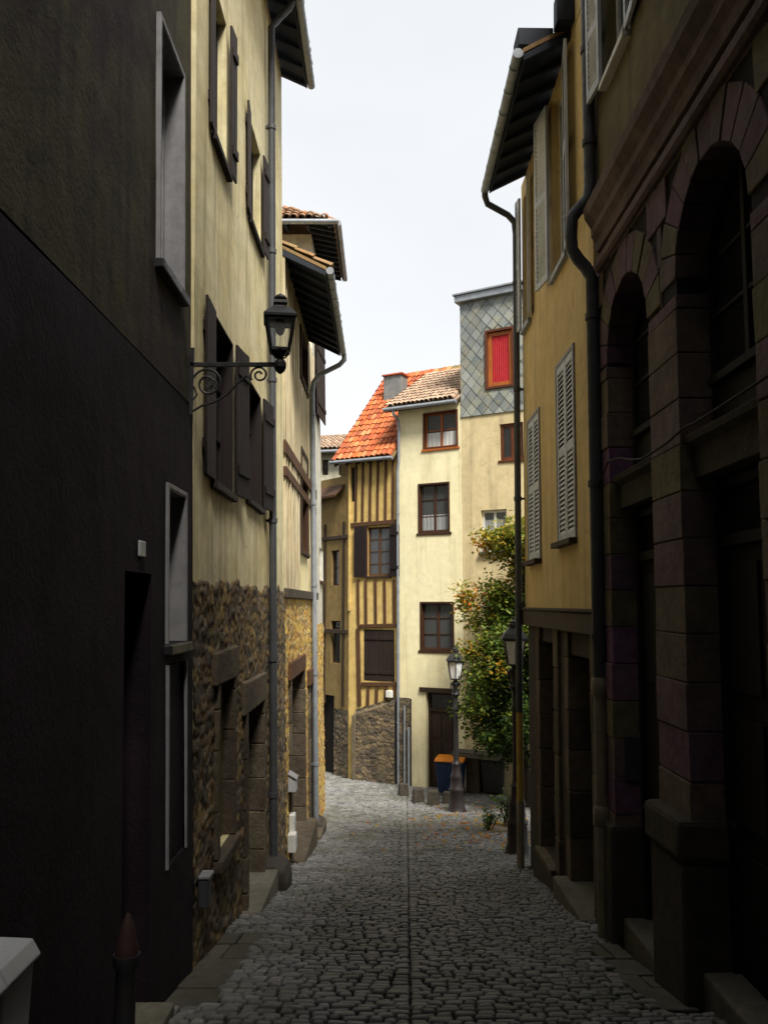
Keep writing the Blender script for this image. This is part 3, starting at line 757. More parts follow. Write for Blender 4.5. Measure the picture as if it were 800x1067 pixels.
for n_, (a, b2, ap) in enumerate(arches):
    r = (b2 - a) / 2; sp = ap - r; c = (a + b2) / 2; lv = 2.77
    k = MB(); k.prism_u(g1, [(-.30, lv - .30), (-.075, lv - .30), (-.075, lv - .09), (-.02, lv - .05), (-.01, lv), (-.30, lv + .02)], a + .012, b2 - .012); k.build('lintel_band', M['guard'], R1, .008)
    # arched upper window
    k = MB(); ri = r - .02; N = 16; fr = .06
    for i in range(N):
        t0, t1 = math.pi * i / N, math.pi * (i + 1) / N
        k.prism(g1, [(c + q * math.cos(t), sp + q * math.sin(t)) for q, t in ((ri - fr, t0), (ri, t0), (ri, t1), (ri - fr, t1))], -.27, -.21)
    for s in (-1, 1): k.box(g1, c + s * (ri - fr / 2) - fr / 2, c + s * (ri - fr / 2) + fr / 2, lv + .02, sp, -.27, -.21)
    k.box(g1, c - ri + fr, c + ri - fr, lv + .02, lv + .34, -.27, -.215); k.box(g1, c - ri + fr, c + ri - fr, lv + .341, lv + .40, -.27, -.16)
    k.box(g1, c - .03, c + .03, lv + .40, sp + ri - fr, -.262, -.212)
    for vv in (3.6, 4.0): k.box(g1, c - ri + fr, c - .031, vv, vv + .03, -.258, -.218); k.box(g1, c + .031, c + ri - fr, vv, vv + .03, -.258, -.218)
    o = k.build('window', M['door_dark'], R1, .004)
    k = MB(); k.prism(g1, [(c - ri + .02, lv + .05)] + [(c + ri - .02, lv + .05)] + [(c + (ri - .02) * math.cos(math.pi * i / N), sp + (ri - .02) * math.sin(math.pi * i / N)) for i in range(N + 1)], -.245, -.235); k.build('pane', M['glass'], o)
    h = (a, b2, gz(a) - .02, lv - .32, .3)
    od = door(R1, g1, h, 'door_dark', .24, .42, 'panel')
    if n_ == 0:
        k = MB(); k.box(g1, a + .075, a + .33, h[3] - .37, h[3] - .075, -.262, -.255); k.build('curtain', M['curtain_y'], od)
    m = MB(); m.box(g1, a + .02, b2 - .02, gz(b2) - .3, gz(a) + .03, -.3, -.02, j=.005); m.build('doorstep', M['step'], R1, .02)
pa, pb = arches[0][1], arches[1][0]
k = MB(); v1 = g1.v(715, 850)
k.box(g1, pa - .025, pb + .03, gz(pa) - .4, v1 - .28, -.26, .085, j=.01); k.box(g1, pa - .04, pb + .045, v1 - .275, v1, -.26, .12, j=.014)
k.build('pier_base', M['guard'], R1, .04)
k = MB(); k.box(g1, arches[1][1] - .02, Q1 - .12, gz(7.4) - .4, v1 - .5, -.26, .07, j=.01); k.build('pier_base', M['guard'], R1, .04)
pu = 7.84; w = .07
cw = .26
downpipe(R1, [g1.p(pu, R1TOP - .1, w), g1.p(pu, R1TOP - .6, w), g1.p(pu, 5.75, w), g1.p(pu, 5.62, w + .02), g1.p(pu, 5.54, w + .08), g1.p(pu, 5.48, cw - .05), g1.p(pu, 5.40, cw), g1.p(pu, 5.2, cw + .01), g1.p(pu, 5.08, cw), g1.p(pu, 4.98, cw - .06), g1.p(pu, 4.90, w + .06), g1.p(pu, 4.78, w), g1.p(pu, 2.5, w), g1.p(pu, .88, w)], .062, 'pipe_dark', [g1.p(pu, v, w) for v in (8.4, 7.2, 6.2, 4.4, 2.75, 1.3)], g1)
k = MB(); k.tube([g1.p(pu, .88, w), g1.p(pu, .2, w), g1.p(pu, gz(pu) + .02, w)], .058, 12)
for v in (.84, -.32): k.tube([g1.p(pu, v - .09, w), g1.p(pu, v - .06, w), g1.p(pu, v + .06, w), g1.p(pu, v + .09, w)], [.06, .075, .075, .06], 12)
k.build('downpipe_foot', M['pipe_pale'], R1, smooth=True)
k = MB(); cp = []; b_ = arches[1][1]; k2 = MB(); k2.box(g1, b_ - .03, b_ - .004, .05, .43, -.21, -.07); ip = k2.build('intercom_panel', M['pipe_dark'], R1, .004)
for q in ((628, 512), (640, 481), (652, 477), (664, 479), (676, 478), (690, 470), (704, 461), (714, 452), (722, 445), (732, 441), (760, 424), (800, 399), (830, 380)):
    u, v = g1.uv(*q); cp.append(g1.p(u, v, .06))
k.tube(cp, .009, 6); k.build('cable', M['door_dark'], R1, smooth=True)
# ---- ochre house
R2 = thing('ochre_house', 'ochre plaster house with white louvred shutters and dark stone ground floor', 'house', (4, 10, 0))
QE = g2.u(547.5, 700)
tA = hole(g2, (590, 150), (575, 150), (575, 108), (576, 292), .16); tB = hole(g2, (552, 260), (546, 260), (546, 205), (546, 345), .16)
mA = hole(g2, (599, 460), (581.5, 460), (598, 362), (599, 560), .12); mB = hole(g2, (562.5, 500), (551, 500), (562, 428), (562, 582), .12)
gW = hole(g2, (577, 780), (562, 780), (562, 668), (562, 880), .30); gD = hole(g2, (616, 780), (592, 780), (592, 682), (605, 915), .35); gD[2] = gz(gD[0])
bm_v0, bm_v1 = 1.30, 1.52
b = MB(); facade(b, g2, Q1 + .12, QE, bm_v1, 8.2, [tA, tB, mA, mB], .16, body=5); b.build('wall', M['R2up'], R2)
b = MB(); facade(b, g2, Q1 + .12, Q1 + .95, 8.2, 10.5, [], .16, body=4); b.build('raised_bay', M['R2up'], R2)
b = MB(); facade(b, g2, Q1 + .12, QE, -3.2, bm_v0, [gW, gD], .3, w=-.05, body=4.9); b.build('ground_floor', M['guard'], R2)
k = MB(); k.box(g2, Q1 + .12, QE, bm_v0 + .002, bm_v1 - .002, -.3, .05, j=.01); k.box(g2, Q1 + .12, QE + .04, bm_v1 - .0, bm_v1 + .035, -.0, .075, j=.006); k.build('beam', M['timber_dark'], R2, .015)
for i, h in enumerate((tA, tB)):
    o = window(R2, g2, h, 'white', 'glass', (2, 3), .05, .12, .06, 'zinc')
    W = (h[1] - h[0]) * .56; H = h[3] - h[2]
    shutter(o, g2.turn(h[1] + .005, h[2], .05, rad(9)), min(W, QE - h[1] - .02), H, 'shutter_grey', flip=True)
    shutter(o, g2.turn(h[0] - .005, h[2], .05, rad(180 - 9)), W, H, 'shutter_grey', flip=True)
for h in (mA, mB):
    o = window(R2, g2, h, 'white', 'glass', (2, 3), .05, .09, .10, 'timber_dark'); W = (h[1] - h[0]) * .5; H = h[3] - h[2]
    shutter(o, g2.turn(h[0], h[2], -.02, 0), W - .004, H, 'shutter_grey'); shutter(o, g2.turn(h[0] + W, h[2], -.02, 0), W - .004, H, 'shutter_grey')
    c = MB(); t = .05
    for (a0, a1, c0, c1) in ((h[0] - t, h[0], h[2], h[3] + t), (h[1], h[1] + t, h[2], h[3] + t), (h[0], h[1], h[3], h[3] + t)): c.box(g2, a0, a1, c0, c1, -.02, .022)
    c.build('casing', M['white_grey'], o, .004)
for (u0, u1) in ((gW[1] - .012, gW[1] + .22), (gW[0] - .24, gW[0] + .012), (gD[1] - .012, gD[1] + .20), (gD[0] - .1, gD[0] + .012)):
    k = MB(); v = gz(u1) - .3
    while v < bm_v0 - .05:
        hh = R.uniform(.4, .62); k.box(g2, u0, u1, v + .006, min(v + hh, bm_v0 - .002), -.3, .0, j=.008); v += hh
    k.build('pilaster', M['lintel'], R2, .015)
window(R2, g2, gW, 'timber_dark', 'glass', (2, 3), .06, .27, .07, 'lintel', w=0)
door(R2, g2, gD, 'door_dark', .3, .45, 'panel', w=0)
m = MB(); m.box(g2, gD[0] - .1, gD[1] + .2, gz(gD[1]) - .3, gz(gD[0]) + .06, -.3, .16, j=.006); m.build('doorstep', M['step'], R2, .02)
m = MB(); m.box(g2, gW[0] - .3, gW[1] + .25, gz(gW[1]) - .3, gW[2] - .07, -.25, .06, j=.01); m.build('apron_stone', M['guard'], R2, .02)
eave(R2, g2, Q1 + .95, QE - .35, 8.02, .56, rad(28), 5.4, None)
k = MB(); k.box(g2, Q1 + .74, Q1 + .95, 8.25, 8.62, .01, .20, j=.01); k.box(g2, Q1 + .955, Q1 + 1.3, 8.1, 8.33, .2, .62, j=.01); k.build('slate_cheek', M['soffit'], R2, .01)
k = MB(); u, v = g2.uv(586, 48); k.box(g2, u - .35, u + .3, v - .04, v + .04, .01, .09, j=.01); k.build('wall_plate', M['timber_dark'], R2, .01)
ee = g2.p(QE - .33, 7.97, .62); pu = QE - .02; w = .10
downpipe(R2, [ee, ee + Vector((.0, 0, -.10)), ee + Vector((.05, .1, -.17)), g2.p(pu, 7.72, .22), g2.p(pu, 7.6, .12), g2.p(pu, 7.4, w), g2.p(pu, 4, w), g2.p(pu, 1.4, w), g2.p(pu, .02, w)], .05, 'pipe_dark', [g2.p(pu, v, w) for v in (6.6, 4.9, 3.2, 1.6)], g2)
k = MB(); k.tube([g2.p(pu, .02, w), g2.p(pu, -1.25, w)], .052, 12); k.build('downpipe_sleeve', M['pipe_yellow'], R2, smooth=True)
k = MB(); k.tube([g2.p(pu, -1.25, w), g2.p(pu, gz(pu) + .01, w)], .058, 12); k.build('downpipe_foot', M['pipe_pale'], R2, smooth=True)

# ================================================================== COURTYARD HOUSES
cA, sA = math.cos(rad(30)), math.sin(rad(30))
fh = Frame((.43, 24.6, 0), (cA, -sA, 0), (0, 0, 1), (-sA, -cA, 0))
gv = -3.75
X3 = fh.u(481, 500)
# ---- white house
H2 = thing('cream_house', 'narrow cream house with brown framed windows and brown door behind the street lamp', 'house', (1.9, 26, 0))
a1 = hole(fh, (440.5, 447), (477, 447), (458, 428.5), (458, 467), .16); a2 = hole(fh, (435.5, 530), (468.5, 530), (452, 503), (452, 555), .18); a3 = hole(fh, (437.5, 652), (473, 652), (455, 627), (455, 678), .2)
d2 = hole(fh, (444, 770), (473, 770), (458, 722), (458, 818), .22); d2[2] = gv + .2
ev2 = fh.v(440, 424)
b = MB(); facade(b, fh, .0, X3, gv, ev2, [a1, a2, a3, d2], .2, body=4); b.build('wall', M['H2up'], H2)
for h, fm, gl in ((a1, 'oak_orange', 'glass_grey'), (a2, 'oak_dark', 'glass_grey'), (a3, 'oak_dark', 'glass_grey')):
    o = window(H2, fh, h, fm, gl, (2, 3) if h is not a1 else (2, 2), .085, .12, .03, curtain='curtain' if h is a1 else ('curtain_dim' if h is a2 else None), ch=.45 if h is a1 else .36)
    c = MB(); t = .055
    for (p0, p1, c0, c1) in ((h[0] - .0, h[0] + t, h[2], h[3]), (h[1] - t, h[1], h[2], h[3]), (h[0] + t, h[1] - t, h[3] - t, h[3]), (h[0] + t, h[1] - t, h[2], h[2] + t)): c.box(fh, p0, p1, c0, c1, -.1, .018)
    c.build('casing', M['oak_red' if h is a1 else 'oak_dark'], o, .005)
door(H2, fh, d2, 'door_brown', .16, .5, 'panel')
k = MB(); k.box(fh, d2[0] - .2, d2[1] + .1, d2[3], d2[3] + .14, -.1, .06, j=.008); k.build('lintel', M['timber_dark'], H2, .008)
m = MB(); m.box(fh, d2[0] - .1, d2[1] + .1, gv - .2, gv + .2, -.2, .2, j=.005); m.build('doorstep', M['step'], H2, .02)
eave(H2, fh, -.28, X3 - .01, ev2, .30, rad(31), 3.0, 'tile_brown', 'timber_dark', 'zinc', .15)
pu = .03
downpipe(H2, [fh.p(.02, ev2 - .05, .36), fh.p(.03, ev2 - .2, .34), fh.p(.06, ev2 - .35, .12), fh.p(.07, ev2 - .6, .09), fh.p(.06, ev2 - 1.6, .08), fh.p(.02, ev2 - 1.9, .08), fh.p(pu, 3, .08), fh.p(pu, -1, .08), fh.p(pu, gv + .1, .08)], .045, 'zinc', [fh.p(pu, v, .08) for v in (4.3, 2, .2, -1.8)], fh)
# ---- slate topped house
H3 = thing('slate_hung_house', 'sand coloured house with grey diamond slates on top and a red curtained window', 'house', (4, 25, 0))
tp = fh.v(500, 312); sl = fh.v(505, 432); XE = X3 + 3.2
r1 = hole(fh, (508, 375), (534, 375), (520, 345), (520, 402), .12); r2 = hole(fh, (520.5, 460), (545, 460), (530, 441), (530, 479), .16); r3 = hole(fh, (501, 552), (528, 552), (514, 531), (514, 575), .16)
dx = [fh.u(560, 760), fh.u(590, 760), gv + .2, -.9, .2]
b = MB(); facade(b, fh, X3 + .003, XE, gv, tp, [r1, r2, r3, dx], .16, body=5); b.build('wall', M['H3up'], H3)
o = window(H3, fh, r1, 'oak_orange', 'glass_grey', (1, 1), .12, .05, .04)
k = MB(); n = 16
for i in range(n):
    x0 = r1[0] + .125 + (r1[1] - r1[0] - .25) * i / n; x1 = r1[0] + .125 + (r1[1] - r1[0] - .25) * (i + 1) / n
    k.add([fh.p(x0, r1[2] + .125, -.05 + .018 * (i % 2)), fh.p(x1, r1[2] + .125, -.05 + .018 * ((i + 1) % 2)), fh.p(x1, r1[3] - .125, -.05 + .018 * ((i + 1) % 2)), fh.p(x0, r1[3] - .125, -.05 + .018 * (i % 2))], [(0, 1, 2, 3)], .5)
k.build('curtain', M['curtain_red'], o)
c = MB(); t = .07
for (p0, p1, c0, c1) in ((r1[0] - t, r1[0], r1[2] - t, r1[3] + t), (r1[1], r1[1] + t, r1[2] - t, r1[3] + t), (r1[0], r1[1], r1[3], r1[3] + t), (r1[0], r1[1], r1[2] - t, r1[2])): c.box(fh, p0, p1, c0, c1, -.06, .055)
c.build('casing', M['oak_red'], o, .006)
window(H3, fh, r2, 'oak_red', 'glass', (2, 1), .09, .08, .03)
o = window(H3, fh, r3, 'white', 'glass_grey', (2, 1), .075, .12, .10, 'step', curtain='curtain_dim', ch=.8)
k = MB(); k.box(fh, r3[0] + .02, r3[1] - .15, r3[2] + .0, r3[2] + .13, -.06, .1, j=.006); fb = k.build('flower_box', M['white'], o, .01)
k = MB()
for i in range(46):
    c = fh.p(R.uniform(r3[0] + .04, r3[1] - .17), r3[2] + R.uniform(.12, .24), R.uniform(-.04, .1)); s = .03
    k.add([c + Vector((R.uniform(-s, s), R.uniform(-s, s), R.uniform(-s, s))) for _ in range(4)], [(0, 1, 2, 3)], R.choice([.3, .4, .62, .65]))
k.build('foliage', M['leaf'], fb)
door(H3, fh, dx, 'door_brown', .16, .4, 'panel')
k = MB(); facade(k, fh, X3 + .001, XE, sl + .004, tp - .002, [[r1[0] - .06, r1[1] + .06, r1[2] - .06, r1[3] + .06, .004]], .004, w=.006, amp=0); k.build('slate_backing', M['slate'], H3)
k = MB(); dw, dh = .34, .20                         # diamond slates
j = 0; v = sl - dh
while v < tp + .02:
    n = int((XE - X3) / dw) + 1
    for i in range(n):
        u = X3 + (i + (.5 if j % 2 else 0)) * dw + R.uniform(-.004, .004)
        pts = [(u, v - dh * .98), (u + dw * .49, v), (u, v + dh), (u - dw * .49, v)]
        pts = [(min(max(x, X3 + .002), XE), min(max(y, sl), tp - .001)) for x, y in pts]
        cx = sum(p[0] for p in pts) / 4; cy = sum(p[1] for p in pts) / 4
        if any(h[0] - .07 < cx < h[1] + .07 and h[2] - .08 < cy < h[3] + .08 for h in (r1,)): continue
        # clip against the window casing
        q = []
        for x, y in pts:
            if r1[0] - .07 < x < r1[1] + .07 and r1[2] - .07 < y < r1[3] + .07:
                d4 = [(abs(x - r1[0] + .07), (r1[0] - .072, y)), (abs(x - r1[1] - .07), (r1[1] + .072, y)), (abs(y - r1[2] + .07), (x, r1[2] - .072)), (abs(y - r1[3] - .07), (x, r1[3] + .072))]
                x, y = min(d4)[1]
            q.append((x, y))
        lo, hi = .030 + R.uniform(0, .006), .012
        w_ = [lo, (lo + hi) / 2, hi, (lo + hi) / 2]; rn = R.random()
        fr_ = [fh.p(x, y, a) for (x, y), a in zip(q, w_)]; bk = [fh.p(x, y, a - .011) for (x, y), a in zip(q, w_)]
        k.add(fr_ + bk, [(0, 1, 2, 3), (7, 6, 5, 4), (0, 4, 5, 1), (1, 5, 6, 2), (2, 6, 7, 3), (3, 7, 4, 0)], rn)
    v += dh; j += 1
k.build('slate_cladding', M['slate'], H3)
k = MB(); k.box(fh, X3 - .12, XE + .1, tp - .02, tp + .19, -5.1, .16, j=.01); k.box(fh, X3 - .16, XE + .1, tp + .19, tp + .25, -5.1, .21, j=.01); k.build('roof', M['zinc'], H3, .015)
k = MB(); k.box(fh, fh.u(487, 720), fh.u(501, 720), fh.v(494, 727), fh.v(494, 717), .002, .16, j=.01); k.build('stone_bracket', M['lintel'], H3, .02)
# ---- half-timbered house
H1 = thing('half_timbered_house', 'crooked half timbered house with ochre panels and a bright orange tiled roof', 'house', (-.6, 26.5, 0))
XL = fh.u(364, 540)
hw = hole(fh, (383, 575), (406.5, 575), (395, 549), (395, 600), .14)
hs2 = hole(fh, (379, 683), (411, 683), (395, 656), (395, 710), .08)
hn = hole(fh, (362.6, 505), (367, 505), (365, 487), (365, 523), .1); hn[0] = XL + .06; hn[1] = XL + .19
ev1 = fh.v(390, 479)
b = MB(); facade(b, fh, XL, -.003, gv, ev1 + .25, [hw, hs2, hn], .12, body=4); b.build('wall', M['H1up'], H1)
window(H1, fh, hn, 'timber_dark', 'glass', (1, 1), .03, .07)
o = window(H1, fh, hw, 'timber', 'glass_grey', (2, 4), .06, .09, .05, 'timber_dark')
H = hw[3] - hw[2] + .06
shutter(o, fh.turn(hw[0] - .02, hw[2] - .03, .05, rad(180 - 6)), .42, H, 'shut_dark', 'plank'); shutter(o, fh.turn(hw[1] + .02, hw[2] - .03, .05, rad(6)), .34, H, 'shut_dark', 'plank')
o = window(H1, fh, hs2, 'timber_dark', 'glass', (2, 1), .04, .06); W = (hs2[1] - hs2[0]) / 2; H = hs2[3] - hs2[2]
shutter(o, fh.turn(hs2[0], hs2[2], -.03, 0), W - .006, H, 'shut_brown', 'plank'); shutter(o, fh.turn(hs2[0] + W, hs2[2], -.03, 0), W - .006, H, 'shut_brown', 'plank')
def stud(px, y0, y1, wd=.085, px2=None):
    k = MB(); u0, v0 = fh.uv(px, y1); u1, v1 = fh.uv(px2 or px, y0); t = .035
    k.hexa([fh.p(u0 - wd / 2, v0, -.02), fh.p(u0 + wd / 2, v0, -.02), fh.p(u1 + wd / 2, v1, -.02), fh.p(u1 - wd / 2, v1, -.02), fh.p(u0 - wd / 2, v0, t), fh.p(u0 + wd / 2, v0, t), fh.p(u1 + wd / 2, v1, t), fh.p(u1 - wd / 2, v1, t)]); k.build('stud', M['timber'], H1, .008)
def beam(x0, y0, x1, y1, th=.13, t=.045):
    k = MB(); u0, v0 = fh.uv(x0, y0); u1, v1 = fh.uv(x1, y1)
    k.hexa([fh.p(u0, v0 - th / 2, -.02), fh.p(u1, v1 - th / 2, -.02), fh.p(u1, v1 + th / 2, -.02), fh.p(u0, v0 + th / 2, -.02), fh.p(u0, v0 - th / 2, t), fh.p(u1, v1 - th / 2, t), fh.p(u1, v1 + th / 2, t), fh.p(u0, v0 + th / 2, t)]); k.build('beam', M['timber'], H1, .008)
for x in (370.8, 377.8, 385.6, 393.4, 401.6, 409.2): stud(x, 476, 543, .075, x + .6)
beam(363.5, 547.5, 413.5, 543.5)
for x in (373.5, 381.5, 391.6, 401.2, 410.8): stud(x, 604, 650, .08, x - .5)
beam(373, 652.5, 413.5, 651.5, .11); beam(377, 713, 413.5, 713, .12)
for x in (383, 392, 401.5, 410): stud(x, 714, 742, .09, x + .8)
stud(374.5, 655, 735, .13, 373); stud(382, 548, 603, .07); 
k = MB(); k.box(fh, XL - .01, XL + .07, 1.4, ev1, -.05, .06, j=.01); k.build('corner_post', M['H1up'], H1, .012)
sv0, sv1 = fh.v(375, 744), fh.v(420, 729)
tfh = lambda u: sv0 + (sv1 - sv0) * (u - XL - .3) / (-XL - .1) + .04 * noise.noise(Vector((u * 5, 1, 1)))
fb2 = Frame(fh.p(0, 0, .14), fh.U, fh.V, fh.W)
build_rubble('rubble_base', M['rubble_grey'], H1, fb2, XL + .28, -.06, gv - .05, sv1 + .1, [], cell=.15, topf=tfh, relief=.018, seed=21)
k = MB(); k.hexa([fh.p(XL + .28, gv, -.05), fh.p(-.06, gv, -.05), fh.p(-.06, sv1 - .03, -.05), fh.p(XL + .28, sv0 - .03, -.05), fh.p(XL + .28, gv, .14), fh.p(-.06, gv, .14), fh.p(-.06, sv1 - .05, .14), fh.p(XL + .28, sv0 - .05, .14)]); k.build('base_core', M['mortar_dark'], H1)
k = MB(); k.box(fh, .09, .42, gv, fh.v(428, 728), -.02, .10); k.build('buttress', M['mortar_dark'], H1, .01)
build_rubble('buttress_facing', M['rubble_grey'], H1, Frame(fh.p(0, 0, .10), fh.U, fh.V, fh.W), .085, .425, gv - .05, fh.v(428, 727), [], cell=.14, relief=.018, seed=22)
k = MB(); u = fh.u(371.5, 780); k.box(fh, u - .05, u + .06, gv, fh.v(372, 745), -.02, .2, j=.015); k.build('corner_stone', M['lintel'], H1, .015)
# left flank
CN = fh.p(XL, 0, 0)
dS = Vector((-.62, .785, 0)).normalized(); fs_ = Frame(CN, dS, (0, 0, 1), Vector((-dS.y, dS.x, 0)) if Vector((-dS.y, dS.x, 0)).y < 0 else Vector((dS.y, -dS.x, 0)))
so = [.45, .95, -.2, 1.1, .15]; sw = [.55, .95, 2.2, 3.3, .15]; sdoor = [.75, 1.5, gv + .1, -1.2, .2]
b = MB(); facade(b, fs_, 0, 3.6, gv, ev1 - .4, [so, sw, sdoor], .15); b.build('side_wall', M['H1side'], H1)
for h in (so, sw): window(H1, fs_, h, 'timber_dark', 'glass', (1, 2), .05, .1)
door(H1, fs_, sdoor, 'door_dark', .16)
build_rubble('side_rubble', M['rubble_grey'], H1, fs_, .0, 2.2, gv - .1, fs_.v(350, 738), [sdoor], relief=.018, seed=31)
k = MB()
for v in (fs_.v(355, 658), fs_.v(355, 560)): k.box(fs_, .02, 3.5, v - .06, v + .06, -.02, .05, j=.01)
for u in (.22, 1.25, 1.9): k.box(fs_, u, u + .1, fs_.v(350, 735), fs_.v(350, 545), -.02, .035, j=.01)
k.build('side_timber', M['timber_dark'], H1, .008)
# roof: from the street eave up and back
ov = .24; uL, uR = fh.u(350, 470) + .02, 2.6; pit = rad(46); RD = 3.45
t = math.tan(pit); k = MB(); bz = ev1
k.prism_u(fh, [(ov, bz - .06), (ov, bz + .02), (ov - RD, bz + .02 + RD * t), (ov - RD, bz - .06 + RD * t)], uL, -.02)
k.prism_u(fh, [(-.9, bz - .06 + (ov + .9) * t), (-.9, bz + .02 + (ov + .9) * t), (ov - RD, bz + .02 + RD * t), (ov - RD, bz - .06 + RD * t)], -.018, uR)
k.prism_u(fh, [(ov - RD, bz + RD * t), (ov - RD - .01, bz + RD * t + .02), (ov - RD - 3, bz - 1), (ov - RD, bz - 1)], uL, uR)
k.prism(fh, [(uL, bz - .4), (-.01, bz - .4), (-.01, bz)] + [(uL, bz)], -3.6, -.25)
rf = k.build('roof', M['tile_moss'], H1)
k = MB(); evd = -fh.W * math.cos(pit) + Vector((0, 0, math.sin(pit)))
tile_field(k, fh.p(uL, bz + .03, ov + .03), fh.U, evd, -.05 - uL, RD / math.cos(pit), .175, .30)
tile_field(k, fh.p(.0, bz + .03, ov + .03), fh.U, evd, .42, RD / math.cos(pit), .175, .30, ok=lambda u, s: s > 1.7)
k.build('roof_tiles', M['tile_orange'], rf, smooth=True)
k = MB(); tile_field(k, fh.p(.42, bz + .03, ov + .03), fh.U, evd, uR - .42, RD / math.cos(pit), .175, .30, ok=lambda u, s: s > 1.7); k.build('old_roof_tiles', M['tile_moss'], rf, smooth=True)
k = MB(); k.tube([fh.p(uL - .02, bz - .02, ov + .08), fh.p(-.03, bz - .05, ov + .08)], .055, 12); k.tube([fh.p(uL - .02, bz - .02, ov + .08), fh.p(uL - .22, bz + .12, -.9)], .05, 10); k.build('gutter', M['zinc'], rf, smooth=True)
for i in range(6):
    k = MB(); u = uL + .1 + (-uL - .2) * i / 5; k.prism_u(fh, [(ov - .02, bz - .15), (ov - .02, bz - .065), (-.05, bz + .2), (-.05, bz + .02)], u - .04, u + .04); k.build('rafter', M['timber_dark'], rf, .004)
k = MB(); cu = fh.u(408, 400) + 1.45; cb = bz + RD * t
cc = fh.p(0, 0, 0)
def at_depth(px, py, Y): r = ray(px, py); return EYE + r * (Y / r.y)
c0, c1 = at_depth(399.5, 408, 27.0), at_depth(417.5, 392, 27.0)
fz = Frame((c0.x, 27.0, 0), fh.U, fh.V, fh.W); cw_ = (c1.x - c0.x) / cA
k.box(fz, 0, cw_, c0.z - 1.6, c1.z - .02, -.45, 0, j=.01); ch = k.build('chimney', M['chimney'], rf, .01)
k = MB(); k.box(fz, -.05, cw_ + .05, c1.z - .018, c1.z + .05, -.5, .05, j=.01); k.build('chimney_cap', M['tile_orange'], ch, .012)
# little lean-to on the flank
k = MB(); lv = fs_.v(350, 517); k.prism_u(fs_, [(-.02, lv + .28), (.38, lv - .1), (.38, lv - .02), (-.02, lv + .36)], .25, 3.4); k.build('lean_to_roof', M['timber'], H1, .01)
for nm, px0, w_ in (('white_pipe', 424.5, .03), ('white_pipe', 428.8, .035)):
    u = fh.u(px0, 780); k = MB(); y0 = 735 if px0 < 426 else 757
    k.tube([fh.p(u, fh.v(px0, y0), .18), fh.p(u, gv + .1, .18)], w_, 10); k.build('conduit', M['zinc'], H1, smooth=True)
k = MB(); u, v = fh.uv(407, 723); k.box(fh, u - .1, u + .1, v - .1, v + .1, .0, .13); k.build('junction_box', M['white'], H1, .015)
# ---- far house behind
H0 = thing('far_house', 'distant cream house with dark roof edge, glimpsed between the left row and the orange roof', 'house', (-2.6, 31, 0))
f0 = Frame((-4.5, 31.5, 0), (.97, -.24, 0), (0, 0, 1), (-.24, -.97, 0))
hw0 = hole(f0, (336, 488), (342, 488), (339, 479), (339, 495), .12); hw1 = hole(f0, (353, 488), (358, 488), (355, 479), (355, 495), .12)
zt = f0.v(345, 471)
b = MB(); facade(b, f0, 0, 4.2, gv - .3, zt, [hw0, hw1], .12, body=4); b.build('wall', M['H0up'], H0)
for h in (hw0, hw1): window(H0, f0, h, 'timber_dark', 'glass', (2, 1), .05, .08)
eave(H0, f0, -.3, 4.4, zt, .35, rad(22), 2.6, 'tile_brown', 'timber_dark')
# ================================================================== STREET FURNITURE
def lantern(root, c, wb, wt, h, sides, rot, glass, frame_m='iron', bulb=True, hood=.30, cap=.16):
    """tapered glazed lantern standing on c; parts: lantern_frame (> pane), hood, bulb"""
    m = MB(); c = Vector(c); z1 = c.z + h
    def ringpts(r, z): return [Vector((c.x + r * math.cos(rot + 2 * math.pi * i / sides), c.y + r * math.sin(rot + 2 * math.pi * i / sides), z)) for i in range(sides)]
    B, T = ringpts(wb, c.z), ringpts(wt, z1)
    for i in range(sides):
        j = (i + 1) % sides
        m.bar(B[i], T[i], .020); m.bar(B[i], B[j], .022, .03); m.bar(T[i], T[j], .022, .03)
    m.lathe((c.x, c.y, c.z - .05), [(.02, 0), (.045, .01), (wb * .9, .045), (wb * .9, .055)], sides * 2, rot=rot)
    fr = m.build('lantern_frame', M[frame_m], root, .003)
    g = MB()
    k = .97
    for i in range(sides):
        j = (i + 1) % sides
        q = [c + (p - c) * 1 for p in (B[i], B[j], T[j], T[i])]
        q = [Vector((c.x + (p.x - c.x) * k, c.y + (p.y - c.y) * k, p.z)) for p in q]
        g.add(q, [(0, 1, 2, 3)])
    g.build('pane', M[glass], fr)
    hd = MB(); R_ = wt * 1.22
    hd.lathe((c.x, c.y, z1 + .012), [(R_ * .9, -.02), (R_, 0), (R_, .02), (R_ * .82, hood * .38), (R_ * .50, hood * .72), (R_ * .36, hood * .80), (R_ * .36, hood * .98), (R_ * .44, hood), (R_ * .40, hood + .03)], sides, rot=rot)
    hd.lathe((c.x, c.y, z1 + hood + .04), [(.028, 0), (wt * .34, .012), (wt * .36, .03), (wt * .2, .055), (.012, cap * .6), (.018, cap * .75), (.006, cap)], 12)
    hd.build('lantern_hood', M[frame_m], root, .004)
    if bulb:
        b = MB(); b.lathe((c.x, c.y, c.z + h * .52), [(.006, 0), (.030, .02), (.042, .06), (.036, .11), (.02, .14), (.018, h * .46)], 14); b.build('bulb', M['white'], root, smooth=True)

def at_plane_y(px, py, Y): r = ray(px, py); return EYE + r * (Y / r.y)
